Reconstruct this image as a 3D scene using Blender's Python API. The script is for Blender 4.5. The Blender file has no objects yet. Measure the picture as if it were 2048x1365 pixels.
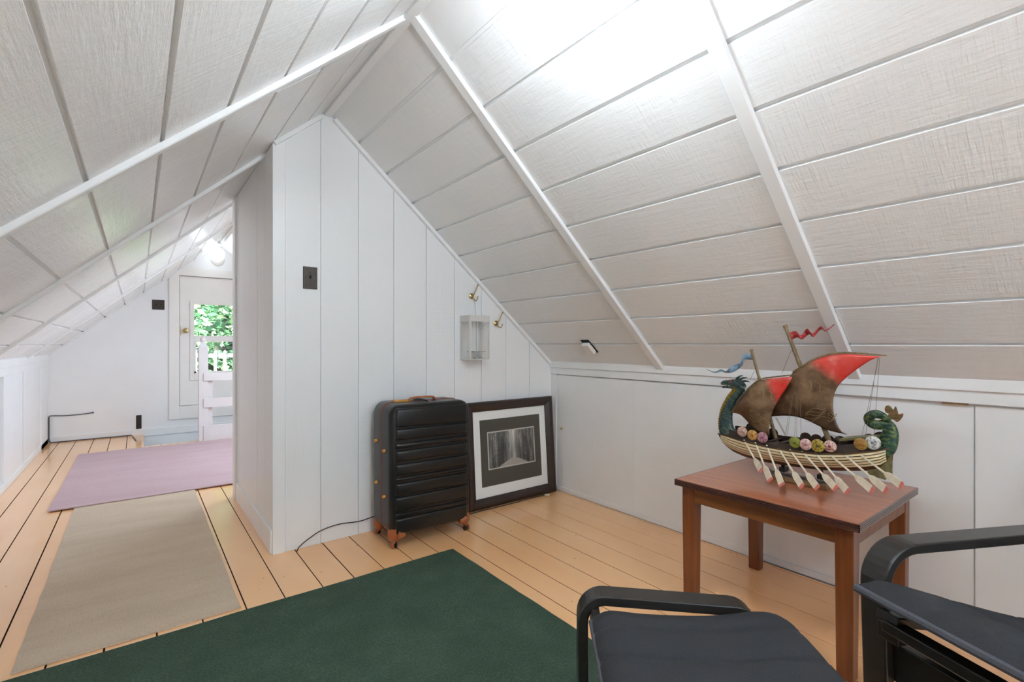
import bpy, bmesh, math, random
from mathutils import Vector, Matrix
R = random.Random(7)
sc = bpy.context.scene
col = sc.collection
PI = math.pi

# ------------------------------------------------------------------ camera, world, sun, exposure
CAM_H = 1.04
cam_d = bpy.data.cameras.new('camera'); cam = bpy.data.objects.new('camera', cam_d); col.objects.link(cam)
cam_d.sensor_width = 36.0; cam_d.lens = 975.0/2048.0*36.0
cam_d.shift_y = 5.5/2048.0
cam_d.clip_start = 0.02
cam.location = (0, 0, CAM_H)
cam.rotation_euler = (PI/2, 0, -math.atan((1024-275)/975.0))
sc.camera = cam
sc.view_settings.view_transform = 'Standard'; sc.view_settings.look = 'None'
sc.view_settings.exposure = 0.98; sc.view_settings.gamma = 1.0
sc.view_settings.use_curve_mapping = False
w = bpy.data.worlds.new('sky'); sc.world = w; w.use_nodes = True
wn = w.node_tree.nodes; wl = w.node_tree.links
sky = wn.new('ShaderNodeTexSky'); sky.sky_type = 'HOSEK_WILKIE'; sky.turbidity = 4.0; sky.ground_albedo = 0.3
sky.sun_direction = Vector((-0.55, -0.55, 0.62)).normalized()
wl.new(sky.outputs[0], wn['Background'].inputs[0]); wn['Background'].inputs[1].default_value = 5.0
sun_d = bpy.data.lights.new('sun', 'SUN'); sun = bpy.data.objects.new('sun', sun_d); col.objects.link(sun)
sun_d.energy = 14.0; sun_d.angle = 0.02; sun_d.color = (1, .96, .88)
sun.rotation_euler = Vector((.7, .55, -.45)).to_track_quat('-Z', 'Y').to_euler()
sc.cycles.max_bounces = 20; sc.cycles.diffuse_bounces = 14
LAMP_NEAR = 50.0      # radiance of the near ceiling globe
FILL_BACK = 70.0      # radiance of a fill globe added behind the camera, out of view
LAMP_FAR = 2.2       # radiance of the far ceiling globe
def fill_light(name, mat, sx, sy, power, c=(.62, .81, 1.0)):
    d = bpy.data.lights.new(name, 'AREA'); d.shape = 'RECTANGLE'; d.size = sx; d.size_y = sy; d.energy = power; d.color = c
    o = bpy.data.objects.new(name, d); col.objects.link(o); o.matrix_world = mat
# daylight lamps, added to brighten the room; back window and skylight are invented
fill_light('fill_area_back', Matrix.Translation((.79, -2.07, 1.22)) @ Matrix.Rotation(PI/2, 4, 'X'), 1.0, 1.1, 11.0)
_a = math.atan(.866); _p = Vector((.791+1.1*math.cos(_a), 4.9, 2.263-1.1*math.sin(_a)))
fill_light('fill_area_stairs', Matrix.Translation(_p + Vector((-math.sin(_a), 0, -math.cos(_a)))*-.06) @ Matrix.Rotation(_a, 4, 'Y'), .74, 1.2, 18.0, (.70, .85, 1.0))

# ------------------------------------------------------------------ materials
MATS = {}
def new_mat(name):
    m = bpy.data.materials.new(name); m.use_nodes = True
    nt = m.node_tree; return m, nt, nt.nodes['Principled BSDF']
def srgb(r, g, b):
    f = lambda c: (c/255/12.92) if c/255 <= .04045 else ((c/255+.055)/1.055)**2.4
    return (f(r), f(g), f(b), 1)
def N(nt, t, **k):
    n = nt.nodes.new(t)
    for a, v in k.items(): setattr(n, a, v)
    return n
def mapped(nt, scale, src='pos', rot=(0,0,0)):
    if src == 'pos': out = N(nt, 'ShaderNodeNewGeometry').outputs['Position']
    else: out = N(nt, 'ShaderNodeTexCoord').outputs['Object']
    mp = N(nt, 'ShaderNodeMapping'); mp.inputs['Scale'].default_value = scale; mp.inputs['Rotation'].default_value = rot
    nt.links.new(out, mp.inputs[0]); return mp.outputs[0]
def noise(nt, vec, scale=1.0, detail=3.0, rough=.55):
    n = N(nt, 'ShaderNodeTexNoise'); n.inputs['Scale'].default_value = scale
    n.inputs['Detail'].default_value = detail; n.inputs['Roughness'].default_value = rough
    nt.links.new(vec, n.inputs['Vector']); return n.outputs['Fac']
def ramp(nt, fac, stops):
    r = N(nt, 'ShaderNodeValToRGB'); e = r.color_ramp.elements
    while len(e) < len(stops): e.new(.5)
    for i, (p, c) in enumerate(stops): e[i].position = p; e[i].color = c
    nt.links.new(fac, r.inputs[0]); return r.outputs[0]
def math_n(nt, op, a, b=None):
    n = N(nt, 'ShaderNodeMath', operation=op)
    for i, v in enumerate((a, b)):
        if v is None: continue
        if isinstance(v, (int, float)): n.inputs[i].default_value = v
        else: nt.links.new(v, n.inputs[i])
    return n.outputs[0]
def bump(nt, bs, h, strength=.3, dist=.002):
    b = N(nt, 'ShaderNodeBump'); b.inputs['Strength'].default_value = strength; b.inputs['Distance'].default_value = dist
    nt.links.new(h, b.inputs['Height']); nt.links.new(b.outputs[0], bs.inputs['Normal'])
def simple(name, c, rough=.5, metal=0., spec=.5, coat=0.):
    if name in MATS: return MATS[name]
    m, nt, bs = new_mat(name)
    bs.inputs['Base Color'].default_value = srgb(*c); bs.inputs['Roughness'].default_value = rough
    bs.inputs['Metallic'].default_value = metal; bs.inputs['Specular IOR Level'].default_value = spec
    bs.inputs['Coat Weight'].default_value = coat
    MATS[name] = m; return m
def noisy(name, c1, c2, scale=(30,30,30), rough=.5, src='obj', bstr=0., bdist=.002, lo=.3, hi=.7, detail=4., metal=0., coat=0., spec=.5):
    if name in MATS: return MATS[name]
    m, nt, bs = new_mat(name)
    f = noise(nt, mapped(nt, scale, src), 1., detail)
    c = ramp(nt, f, [(lo, srgb(*c1)), (hi, srgb(*c2))]); nt.links.new(c, bs.inputs['Base Color'])
    bs.inputs['Roughness'].default_value = rough; bs.inputs['Metallic'].default_value = metal
    bs.inputs['Coat Weight'].default_value = coat; bs.inputs['Specular IOR Level'].default_value = spec
    if bstr: bump(nt, bs, f, bstr, bdist)
    MATS[name] = m; return m
def sawn_paint(name, c, kerf, grain, rough=.36, strength=.5, dist=.0018):
    """white gloss paint over rough sawn plywood: kerf marks one way, wood grain the other"""
    m, nt, bs = new_mat(name)
    k = noise(nt, mapped(nt, kerf), 1., 2., .6)
    g = noise(nt, mapped(nt, grain), 1., 4., .6)
    big = noise(nt, mapped(nt, (2.3, 2.3, 2.3)), 1., 2.)
    mask = math_n(nt, 'POWER', math_n(nt, 'MULTIPLY', big, 1.45), 3.0)
    kk = math_n(nt, 'MULTIPLY', k, mask)
    md_ = noise(nt, mapped(nt, (38, 38, 38)), 1., 3., .6)
    h = math_n(nt, 'ADD', math_n(nt, 'ADD', kk, math_n(nt, 'MULTIPLY', g, .6)), math_n(nt, 'MULTIPLY', md_, .35))
    bump(nt, bs, h, strength, dist)
    bs.inputs['Base Color'].default_value = srgb(*c)
    rr = math_n(nt, 'MULTIPLY_ADD', big, .08); rr.node.inputs[2].default_value = rough-.03
    nt.links.new(rr, bs.inputs['Roughness'])
    MATS[name] = m; return m
WHITE = (237, 239, 240)
M_ceil = sawn_paint('ceiling_paint', WHITE, (7, 85, 7), (60, 7, 60), .20, .6, .0052)
M_panel = sawn_paint('panel_paint', WHITE, (5, 5, 62), (90, 90, 8), .36, .45, .0030)
M_trim = noisy('trim_paint', (236, 238, 239), (240, 242, 243), (6, 6, 6), .35, 'pos', .08, .002)
M_wall = noisy('wall_paint', (236, 238, 239), (240, 242, 243), (4, 4, 4), .4, 'pos', .1, .003)
M_door = noisy('door_paint', (239, 238, 235), (243, 242, 239), (5, 5, 5), .32, 'pos', .06, .002)
M_dark = simple('dark_gap', (70, 50, 38), .9)
M_black = simple('black_plastic', (22, 22, 23), .45)
M_brass = simple('brass', (186, 160, 108), .36, 1.)
M_bronze = noisy('bronze_plate', (52, 46, 42), (70, 62, 56), (60, 60, 60), .38, 'obj', .05, .001, metal=.7)
def floor_mat():
    m, nt, bs = new_mat('floor_paint')
    g = noise(nt, mapped(nt, (60, 2.2, 60)), 1., 4., .6)
    sp = noise(nt, mapped(nt, (55, 30, 55)), 1., 2.)
    big = noise(nt, mapped(nt, (3, 1.2, 3)), 1., 3.)
    base = ramp(nt, big, [(.3, srgb(246, 188, 132)), (.7, srgb(250, 200, 146))])
    wear = ramp(nt, sp, [(.735, (0,0,0,1)), (.76, (1,1,1,1))])
    mx = N(nt, 'ShaderNodeMixRGB'); nt.links.new(wear, mx.inputs[0]); nt.links.new(base, mx.inputs[1]); mx.inputs[2].default_value = srgb(150, 98, 62)
    sp_ = N(nt, 'ShaderNodeSeparateXYZ'); nt.links.new(N(nt, 'ShaderNodeNewGeometry').outputs['Position'], sp_.inputs[0])
    seam_side = math_n(nt, 'LESS_THAN', sp_.outputs[2], -.0022)  # board sides coloured dark below the top face so seams show
    m2 = N(nt, 'ShaderNodeMixRGB'); nt.links.new(seam_side, m2.inputs[0]); nt.links.new(mx.outputs[0], m2.inputs[1]); m2.inputs[2].default_value = srgb(104, 70, 48)
    nt.links.new(m2.outputs[0], bs.inputs['Base Color'])
    bs.inputs['Coat Weight'].default_value = .5; bs.inputs['Coat Roughness'].default_value = .12; bs.inputs['Roughness'].default_value = .25; bs.inputs['Specular IOR Level'].default_value = .55
    bump(nt, bs, math_n(nt, 'ADD', g, math_n(nt, 'MULTIPLY', big, 1.5)), .22, .002)
    return m
M_floor = floor_mat()
def carpet(name, c1, c2, c3, fine=420, band=None):
    m, nt, bs = new_mat(name)
    f = noise(nt, mapped(nt, (fine, fine, fine)), 1., 2., .7)
    b = noise(nt, mapped(nt, band or (5, 5, 5)), 1., 4., .65)
    v = math_n(nt, 'ADD', math_n(nt, 'MULTIPLY', f, .62), math_n(nt, 'MULTIPLY', b, .38))
    c = ramp(nt, v, [(.32, srgb(*c1)), (.5, srgb(*c2)), (.68, srgb(*c3))])
    nt.links.new(c, bs.inputs['Base Color']); bs.inputs['Roughness'].default_value = .95
    bs.inputs['Specular IOR Level'].default_value = .15
    bump(nt, bs, f, .5, .003); return m
M_green = carpet('green_carpet', (50, 66, 54), (64, 82, 68), (80, 98, 84), 130)
M_beige = carpet('beige_carpet', (184, 166, 144), (202, 184, 162), (214, 198, 178), 160, (1.6, 7, 5))
M_pink = carpet('mauve_carpet', (182, 154, 158), (194, 168, 171), (205, 179, 181), 160, (1.5, 6, 5))
def wood(name, c1, c2, c3, along='y', rough=.28, coat=.3, sc_=1.0):
    m, nt, bs = new_mat(name)
    s = {'x': (2, 34, 34), 'y': (34, 2, 34), 'z': (34, 34, 2)}[along]
    g = noise(nt, mapped(nt, tuple(a*sc_ for a in s), 'pos'), 1., 5., .6)
    c = ramp(nt, g, [(.3, srgb(*c1)), (.5, srgb(*c2)), (.72, srgb(*c3))])
    nt.links.new(c, bs.inputs['Base Color']); bs.inputs['Roughness'].default_value = rough
    bs.inputs['Coat Weight'].default_value = coat; bs.inputs['Coat Roughness'].default_value = .12
    return m
M_tabletop = wood('table_top_wood', (156, 88, 54), (174, 104, 68), (188, 118, 80), 'y', .3, .5)
M_tableleg = wood('table_leg_wood', (92, 44, 18), (112, 58, 26), (132, 74, 36), 'z', .34, .3)
M_apron = wood('table_apron_wood', (88, 48, 16), (116, 66, 24), (132, 80, 34), 'y', .4, .2)
def glass_mat(name, tint=(1, 1, 1, 1), rough=.0, ior=1.45):
    m = bpy.data.materials.new(name); m.use_nodes = True; nt = m.node_tree
    for n in list(nt.nodes):
        if n.type == 'BSDF_PRINCIPLED': nt.nodes.remove(n)
    out = [n for n in nt.nodes if n.type == 'OUTPUT_MATERIAL'][0]
    t = N(nt, 'ShaderNodeBsdfTransparent'); t.inputs[0].default_value = tint
    g = N(nt, 'ShaderNodeBsdfGlossy'); g.inputs['Roughness'].default_value = rough
    fr = N(nt, 'ShaderNodeFresnel'); fr.inputs[0].default_value = ior
    mx = N(nt, 'ShaderNodeMixShader')
    nt.links.new(fr.outputs[0], mx.inputs[0]); nt.links.new(t.outputs[0], mx.inputs[1]); nt.links.new(g.outputs[0], mx.inputs[2])
    nt.links.new(mx.outputs[0], out.inputs[0]); return m
M_glass = glass_mat('window_glass')
M_acrylic = glass_mat('clear_acrylic', (.86, .88, .88, 1))
def emit_mat(name, c, s):
    m, nt, bs = new_mat(name)
    bs.inputs['Base Color'].default_value = (.9, .9, .9, 1)
    bs.inputs['Emission Color'].default_value = c; bs.inputs['Emission Strength'].default_value = s
    return m

# ------------------------------------------------------------------ mesh builder
class MB:
    def __init__(s): s.v = []; s.f = []
    def add(s, vs, fs):
        o = len(s.v); s.v += [tuple(v) for v in vs]; s.f += [tuple(i+o for i in f) for f in fs]; return s
    def box(s, x0, x1, y0, y1, z0, z1):
        return s.add([(x0,y0,z0),(x1,y0,z0),(x1,y1,z0),(x0,y1,z0),(x0,y0,z1),(x1,y0,z1),(x1,y1,z1),(x0,y1,z1)],
                     [(0,3,2,1),(4,5,6,7),(0,1,5,4),(1,2,6,5),(2,3,7,6),(3,0,4,7)])
    def bar(s, a, b, wdt, hgt, up=(0,0,1)):
        a = Vector(a); b = Vector(b); t = (b-a).normalized(); up = Vector(up)
        l = t.cross(up).normalized(); u = l.cross(t).normalized()
        vs = [p + l*i*wdt/2 + u*j*hgt/2 for p in (a, b) for i, j in ((-1,-1),(1,-1),(1,1),(-1,1))]
        return s.add(vs, [(0,1,2,3),(7,6,5,4),(0,4,5,1),(1,5,6,2),(2,6,7,3),(3,7,4,0)])
    def prism(s, poly, axis, a, b):
        """poly: 2D points; axis x/y/z extruded a..b"""
        def p3(q, t):
            if axis == 'y': return (q[0], t, q[1])
            if axis == 'x': return (t, q[0], q[1])
            return (q[0], q[1], t)
        n = len(poly); vs = [p3(q, a) for q in poly] + [p3(q, b) for q in poly]
        fs = [tuple(range(n))[::-1], tuple(range(n, 2*n))] + [(i, (i+1) % n, n+(i+1) % n, n+i) for i in range(n)]
        return s.add(vs, fs)
    def tube(s, path, rad, n=8, cap=True, flat=1.0, flat_dir=None):
        path = [Vector(p) for p in path]; m = len(path)
        if isinstance(rad, (int, float)): rad = [rad]*m
        t0 = (path[1]-path[0]).normalized()
        ref = Vector(flat_dir) if flat_dir else (Vector((0,0,1)) if abs(t0.z) < .9 else Vector((1,0,0)))
        vs = []
        for i, p in enumerate(path):
            t = (path[min(i+1, m-1)]-path[max(i-1, 0)]).normalized()
            u = ref - t*ref.dot(t)
            if u.length < 1e-5: u = t.orthogonal()
            u.normalize(); vv = t.cross(u)
            if not flat_dir: ref = u
            for k in range(n):
                a = 2*PI*k/n; vs.append(p + u*math.cos(a)*rad[i]*flat + vv*math.sin(a)*rad[i])
        fs = [(i*n+k, i*n+(k+1) % n, (i+1)*n+(k+1) % n, (i+1)*n+k) for i in range(m-1) for k in range(n)]
        if cap: fs += [tuple(range(n))[::-1], tuple(range((m-1)*n, m*n))]
        return s.add(vs, fs)
    def lathe(s, prof, n=20, origin=(0,0,0), axis=(0,0,1)):
        """prof: (r, h) pairs along axis"""
        ax = Vector(axis).normalized(); u = ax.orthogonal().normalized(); vv = ax.cross(u); o = Vector(origin)
        vs = [o + ax*h + (u*math.cos(2*PI*k/n)+vv*math.sin(2*PI*k/n))*max(r, 1e-5) for r, h in prof for k in range(n)]
        m = len(prof)
        fs = [(i*n+k, i*n+(k+1) % n, (i+1)*n+(k+1) % n, (i+1)*n+k) for i in range(m-1) for k in range(n)]
        fs += [tuple(range(n))[::-1], tuple(range((m-1)*n, m*n))]
        return s.add(vs, fs)
    def sweep(s, path, lat, wdt, thk):
        """flat bent-ply strip along path, width along lat"""
        path = [Vector(p) for p in path]; lat = Vector(lat).normalized(); m = len(path); vs = []
        for i, p in enumerate(path):
            t = (path[min(i+1, m-1)]-path[max(i-1, 0)]).normalized(); nn = lat.cross(t).normalized()
            for a, b in ((-1,-1),(1,-1),(1,1),(-1,1)): vs.append(p + lat*a*wdt/2 + nn*b*thk/2)
        fs = [(i*4+k, i*4+(k+1) % 4, (i+1)*4+(k+1) % 4, (i+1)*4+k) for i in range(m-1) for k in range(4)]
        fs += [(0,1,2,3), tuple(range((m-1)*4, m*4))[::-1]]
        return s.add(vs, fs)
    def loft(s, rings, close=True, cap=True):
        n = len(rings[0]); m = len(rings); vs = [q for r in rings for q in r]
        kk = range(n) if close else range(n-1)
        fs = [(i*n+k, i*n+(k+1) % n, (i+1)*n+(k+1) % n, (i+1)*n+k) for i in range(m-1) for k in kk]
        if cap and close: fs += [tuple(range(n))[::-1], tuple(range((m-1)*n, m*n))]
        return s.add(vs, fs)
    def mesh(s, name, smooth=False):
        me = bpy.data.meshes.new(name); me.from_pydata(s.v, [], s.f)
        bm = bmesh.new(); bm.from_mesh(me); bmesh.ops.recalc_face_normals(bm, faces=bm.faces); bm.to_mesh(me); bm.free()
        if smooth:
            me.polygons.foreach_set('use_smooth', [True]*len(me.polygons))
            try: me.set_sharp_from_angle(angle=math.radians(40))
            except Exception: pass
        me.update(); return me
    def build(s, name, mat, parent=None, smooth=False, bevel=0., segs=2, solid=0., sub=0):
        me = s.mesh(name, smooth); me.materials.append(mat)
        return link(name, me, parent, bevel, segs, solid, sub)
def link(name, me, parent=None, bevel=0., segs=2, solid=0., sub=0):
    o = bpy.data.objects.new(name, me); col.objects.link(o)
    if parent is not None: o.parent = parent
    if solid:
        md = o.modifiers.new('solid', 'SOLIDIFY'); md.thickness = solid; md.offset = 0
    if bevel:
        md = o.modifiers.new('bevel', 'BEVEL'); md.width = bevel; md.segments = segs; md.limit_method = 'ANGLE'; md.angle_limit = math.radians(35)
        md.harden_normals = False
    if sub:
        md = o.modifiers.new('sub', 'SUBSURF'); md.levels = sub; md.render_levels = sub
    return o
def tag(o, label=None, cat=None, group=None, kind=None):
    if label: o['label'] = label
    if cat: o['category'] = cat
    if group: o['group'] = group
    if kind: o['kind'] = kind
    return o
def empty(name, loc=(0,0,0), rz=0., label=None, cat=None, group=None, kind=None):
    o = bpy.data.objects.new(name, None); col.objects.link(o); o.location = loc; o.rotation_euler = (0, 0, rz)
    o.empty_display_size = .1
    return tag(o, label, cat, group, kind)
def copy_tree(o, parent=None):
    c = o.copy(); col.objects.link(c); c.parent = parent
    for ch in list(o.children): copy_tree(ch, c)
    return c
def fillet(pts, r, n=6):
    out = [Vector(pts[0])]
    for i in range(1, len(pts)-1):
        p = Vector(pts[i]); a = (Vector(pts[i-1])-p); b = (Vector(pts[i+1])-p)
        ri = min(r if isinstance(r, (int, float)) else r[i-1], a.length*.49, b.length*.49)
        an = a.normalized(); bn = b.normalized(); half = an.angle(bn)/2
        d = min(ri/math.tan(half), a.length*.49, b.length*.49); rr = d*math.tan(half)
        c = p + (an+bn).normalized()*(rr/math.sin(half))
        s0 = p+an*d-c; s1 = p+bn*d-c; ang = s0.angle(s1); ax = s0.cross(s1)
        if ax.length < 1e-9: out.append(p); continue
        ax.normalize()
        for k in range(n+1): out.append(c + Matrix.Rotation(ang*k/n, 3, ax) @ s0)
    out.append(Vector(pts[-1])); return out
def interp(tab, x):
    tab = sorted(tab)
    if x <= tab[0][0]: return tab[0][1]
    for (a, va), (b, vb) in zip(tab, tab[1:]):
        if x <= b: return va+(vb-va)*(x-a)/(b-a)
    return tab[-1][1]
def resample(pts, n):
    pts = [Vector(p) for p in pts]; L = [0]
    for a, b in zip(pts, pts[1:]): L.append(L[-1]+(b-a).length)
    # catmull-rom through the points, then even spacing
    fine = []
    for i in range(len(pts)-1):
        p0 = pts[max(i-1, 0)]; p1 = pts[i]; p2 = pts[i+1]; p3 = pts[min(i+2, len(pts)-1)]
        for k in range(12):
            t = k/12
            fine.append(.5*((2*p1)+(p2-p0)*t+(2*p0-5*p1+4*p2-p3)*t*t+(3*p1-p0-3*p2+p3)*t**3))
    fine.append(pts[-1]); L = [0]
    for a, b in zip(fine, fine[1:]): L.append(L[-1]+(b-a).length)
    out = []; j = 0
    for k in range(n):
        d = L[-1]*k/(n-1)
        while j < len(L)-2 and L[j+1] < d: j += 1
        s = L[j+1]-L[j]; out.append(fine[j].lerp(fine[j+1], 0 if s == 0 else min(1, (d-L[j])/s)))
    return out

# ------------------------------------------------------------------ the room
XL, XR, YB, YF = -.745, 2.37, -2.1, 7.0
RX, RZ = .791, 2.263                 # ridge
KR, KL = .866, .874                  # slopes
def zr(x): return RZ - KR*(x-RX)
def zl(x): return RZ - KL*(RX-x)
YC0, YC1, XC = 2.62, 3.79, .527      # closet block

# floor: dark subfloor with painted boards
HX, HY = -.02, 6.2                   # stairwell opening in the floor
fb = MB(); fb.box(XL-.05, XR+.05, YB, HY-.02, -.08, -.025); fb.box(XL-.05, HX-.02, HY-.02, YF, -.08, -.025)
floor = tag(fb.build('floor', M_dark), kind='structure')
seams = [-.745, -.655, -.52, -.375, -.235, -.09, .055, .195, .34, .48, .63, .765, .905, 1.05, 1.19, 1.335, 1.46, 1.61, 1.758, 1.907, 2.05, 2.198, 2.35, 2.37]
joints = {0: [5.0], 1: [3.3], 2: [4.56, 1.6], 3: [2.68], 4: [2.25, 4.9], 6: [5.3], 8: [.9], 12: [1.1], 17: [.2], 20: [-.6]}
for i, (a, b) in enumerate(zip(seams, seams[1:])):
    yend = YF if b <= HX+.1 else HY
    ys = [YB]+sorted(j for j in joints.get(i, []) if j < yend)+[yend]
    g = .002 if i > 6 else .0024
    for y0, y1 in zip(ys, ys[1:]):
        dz = R.uniform(-.0006, .0006); c = .0016
        x0, x1, yy0, yy1 = a+g, b-g, y0+.0015, y1-.0015
        pr = [(x0, -.025), (x1, -.025), (x1, dz-c), (x1-c, dz), (x0+c, dz), (x0, dz-c)]
        MB().prism(pr, 'y', yy0, yy1).build('floor_board', M_floor, floor)
# stairwell shaft below the far end
sh = MB(); sh.box(HX-.03, HX-.001, HY, YF, -1.3, -.03); sh.box(HX, XR, YF-.001, YF+.04, -1.3, .0); sh.box(XR, XR+.04, HY, YF, -1.3, 0)
sh.box(HX, XR, HY-.03, HY-.003, -1.3, -.03); sh.box(HX, XR, HY, YF, -1.34, -1.3)
tag(sh.build('wall_stairwell', M_wall), kind='structure')

# ceiling slopes: backing board, sawn planks between battens
def frame_slope(side):
    k = KR if side > 0 else KL; a = math.atan(k)
    d = Vector((side*math.cos(a), 0, -math.sin(a))); n = Vector((-side*math.sin(a), 0, -math.cos(a)))
    return d, n
def slope_pt(side, y, wd, h):
    d, n = frame_slope(side); return Vector((RX, y, RZ)) + d*wd + n*h
def slope_box(mb, side, y0, y1, w0, w1, h0, h1, c=0.):
    if c:
        pts = [(w0, h0), (w0, h1-c), (w0+c, h1), (w1-c, h1), (w1, h1-c), (w1, h0)]
    else: pts = [(w0, h0), (w0, h1), (w1, h1), (w1, h0)]
    n = len(pts)
    vs = [slope_pt(side, y, a, b) for y in (y0, y1) for a, b in pts]
    mb.add(vs, [tuple(range(n)), tuple(range(n, 2*n))[::-1]] + [(i, n+i, n+(i+1) % n, (i+1) % n) for i in range(n)])
FILL_SKYLIGHT = (4.25, 5.55, .7, 1.5)          # added skylight, unseen, in the right slope over the stairs: y0,y1,w0,w1
WR_END, WL_END = 2.1, 2.07
bk = MB()
slope_box(bk, 1, YB, FILL_SKYLIGHT[0], -.02, WR_END, -.05, -.012); slope_box(bk, 1, FILL_SKYLIGHT[1], YF, -.02, WR_END, -.05, -.012)
slope_box(bk, 1, FILL_SKYLIGHT[0], FILL_SKYLIGHT[1], -.02, FILL_SKYLIGHT[2], -.05, -.012); slope_box(bk, 1, FILL_SKYLIGHT[0], FILL_SKYLIGHT[1], FILL_SKYLIGHT[3], WR_END, -.05, -.012)
ceil_r = tag(bk.build('ceiling_right', M_trim), kind='structure')
bk = MB(); slope_box(bk, -1, YB, YF, -.02, WL_END, -.05, -.012)
ceil_l = tag(bk.build('ceiling_left', M_trim), kind='structure')
gr = [.0]+[.208*k for k in range(1, 10)]+[WR_END]
gl = [.0, .135, .343, .55, .757, .975, 1.195, 1.42, 1.662, 1.877, WL_END]
batR = [YC0, 1.642, .706, -.23, -1.165, YB]
batL = [YF, 5.72, 4.12, 2.99, 1.82, .66, -.5, -1.66, YB]
def planks(side, g, bat, parent, gap=.0068, skip=None):
    for i, (b, a) in enumerate(zip(bat, bat[1:])):
        for j, (w0, w1) in enumerate(zip(g, g[1:])):
            if skip and skip(a, b, w0, w1): continue
            mb = MB(); t = R.uniform(-.0008, .0008)
            slope_box(mb, side, a+.001, b-.001, w0+(gap if j else 0), w1-gap, -.0125, t, .0016)
            mb.build('plank', M_ceil, parent)
planks(1, gr, batR, ceil_r)
planks(1, gr, [YF, FILL_SKYLIGHT[1], FILL_SKYLIGHT[0], YC1], ceil_r, skip=lambda a, b, w0, w1: a >= FILL_SKYLIGHT[0]-.01 and b <= FILL_SKYLIGHT[1]+.01 and w1 > FILL_SKYLIGHT[2] and w0 < FILL_SKYLIGHT[3])
planks(-1, gl, batL, ceil_l, .0068)
def batten(side, y, parent, wd=.046, w0=.025, w1=2.05, skew=0., th=.017):
    pts = [(-wd/2, 0), (-wd/2, th-.003), (-wd/2+.003, th), (wd/2-.003, th), (wd/2, th-.003), (wd/2, 0)]
    vs = [slope_pt(side, y+q+sk, ww, h-.0005) for ww, sk in ((w0, 0), (w1, skew)) for q, h in pts]
    n = 6
    MB().add(vs, [tuple(range(n)), tuple(range(n, 2*n))[::-1]]+[(i, n+i, n+(i+1) % n, (i+1) % n) for i in range(n)]).build('batten', M_trim, parent)
batten(1, 1.642, ceil_r, skew=.04, w1=2.085); batten(1, .706, ceil_r, skew=.03, w1=2.085); batten(1, -.23, ceil_r); batten(1, -1.165, ceil_r)
for y, sk in ((1.675, .14), (2.73, .40), (3.88, .42), (5.25, .48), (.66, .04), (-.5, 0), (-1.66, 0)):
    batten(-1, y, ceil_l, skew=sk, w0=.02, w1=2.03, th=.018, wd=.038)
# ridge board and strips where the closet meets the slopes
MB().prism([(RX-.018, RZ-.030), (RX+.018, RZ-.030), (RX+.018, RZ-.012), (RX-.018, RZ-.012)], 'y', YB, YF).build('trim_1', M_trim, bevel=.002)['kind'] = 'structure'
m = MB(); slope_box(m, 1, YC0-.024, YC0+.01, .05, 2.07, -.001, .02); tag(m.build('trim_2', M_trim, bevel=.002), kind='structure')
m = MB(); slope_box(m, -1, YC0-.02, YC0+.01, .05, (RX-XC)/math.cos(math.atan(KL)), -.001, .02); tag(m.build('trim_3', M_trim, bevel=.002), kind='structure')
m = MB(); slope_box(m, -1, YF-.05, YF+.0, .05, 2.05, -.001, .012); tag(m.build('trim_4', M_trim), kind='structure')
# added skylight, hidden by the closet: frame and pane
sk_ = MB(); y0, y1, w0, w1 = FILL_SKYLIGHT
for a, b, c_, d_ in ((y0-.03, y0+.03, w0, w1), (y1-.03, y1+.03, w0, w1), (y0, y1, w0-.03, w0+.03), (y0, y1, w1-.03, w1+.03)):
    slope_box(sk_, 1, a, b, c_, d_, -.14, .015)
added_win1 = tag(sk_.build('added_window_1', M_trim), kind='structure')
m = MB(); slope_box(m, 1, y0+.02, y1-.02, w0+.02, w1-.02, -.1, -.094); m.build('pane', M_glass, added_win1)

# closet front wall: base, vertical planks, corner board
def top_at(x): return min(zr(x), zl(x))
cb = MB(); cb.prism([(XC+.004, 0), (XR+.05, 0), (XR+.05, zr(XR+.05)), (RX, RZ), (XC+.004, zl(XC+.004))], 'y', YC0+.009, YC0+.04)
wcf = tag(cb.build('wall_closet_front', M_trim), kind='structure')
cs = [XC, .585, .7565, .956, 1.161, 1.367, 1.562, 1.764, 1.962, 2.165, XR]
for i, (a, b) in enumerate(zip(cs, cs[1:])):
    g = .0018
    if i == 0: x0, x1, t = a, b-.0004, YC0-.003
    elif i == 1: x0, x1, t = a+.0004, b-g, YC0
    else: x0, x1, t = a+g, b-g, YC0+R.uniform(-.0005, .0005)
    poly = [(x0, 0), (x1, 0), (x1, top_at(x1)-.002)] + ([(RX, RZ-.002)] if x0 < RX < x1 else []) + [(x0, top_at(x0)-.002)]
    MB().prism(poly, 'y', t, YC0+.0092).build('plank' if i else 'corner_board', M_panel if i else M_trim, wcf, bevel=.0012, segs=1)
cb = MB(); cb.box(XC+.009, XC+.04, YC0+.01, YC1, 0, zl(XC)-.005)
wcs = tag(cb.build('wall_closet_side', M_trim), kind='structure')
ss = [YC0+.009, 2.805, 3.006, 3.21, 3.42, 3.62, 3.70]
for a, b in zip(ss, ss[1:]):
    MB().box(XC+R.uniform(0, .001), XC+.0095, a+.0016, b-.0016, 0, zl(XC)-.004).build('plank', M_panel, wcs, bevel=.001, segs=1)
MB().box(XC-.014, XC+.02, 3.70, YC1, 0, zl(XC)-.006).build('corner_board', M_trim, wcs, bevel=.002)
MB().box(XC-.008, XC+.002, YC0+.012, 3.70, 0, .115).build('base_board', M_trim, wcs, bevel=.002)
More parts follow.
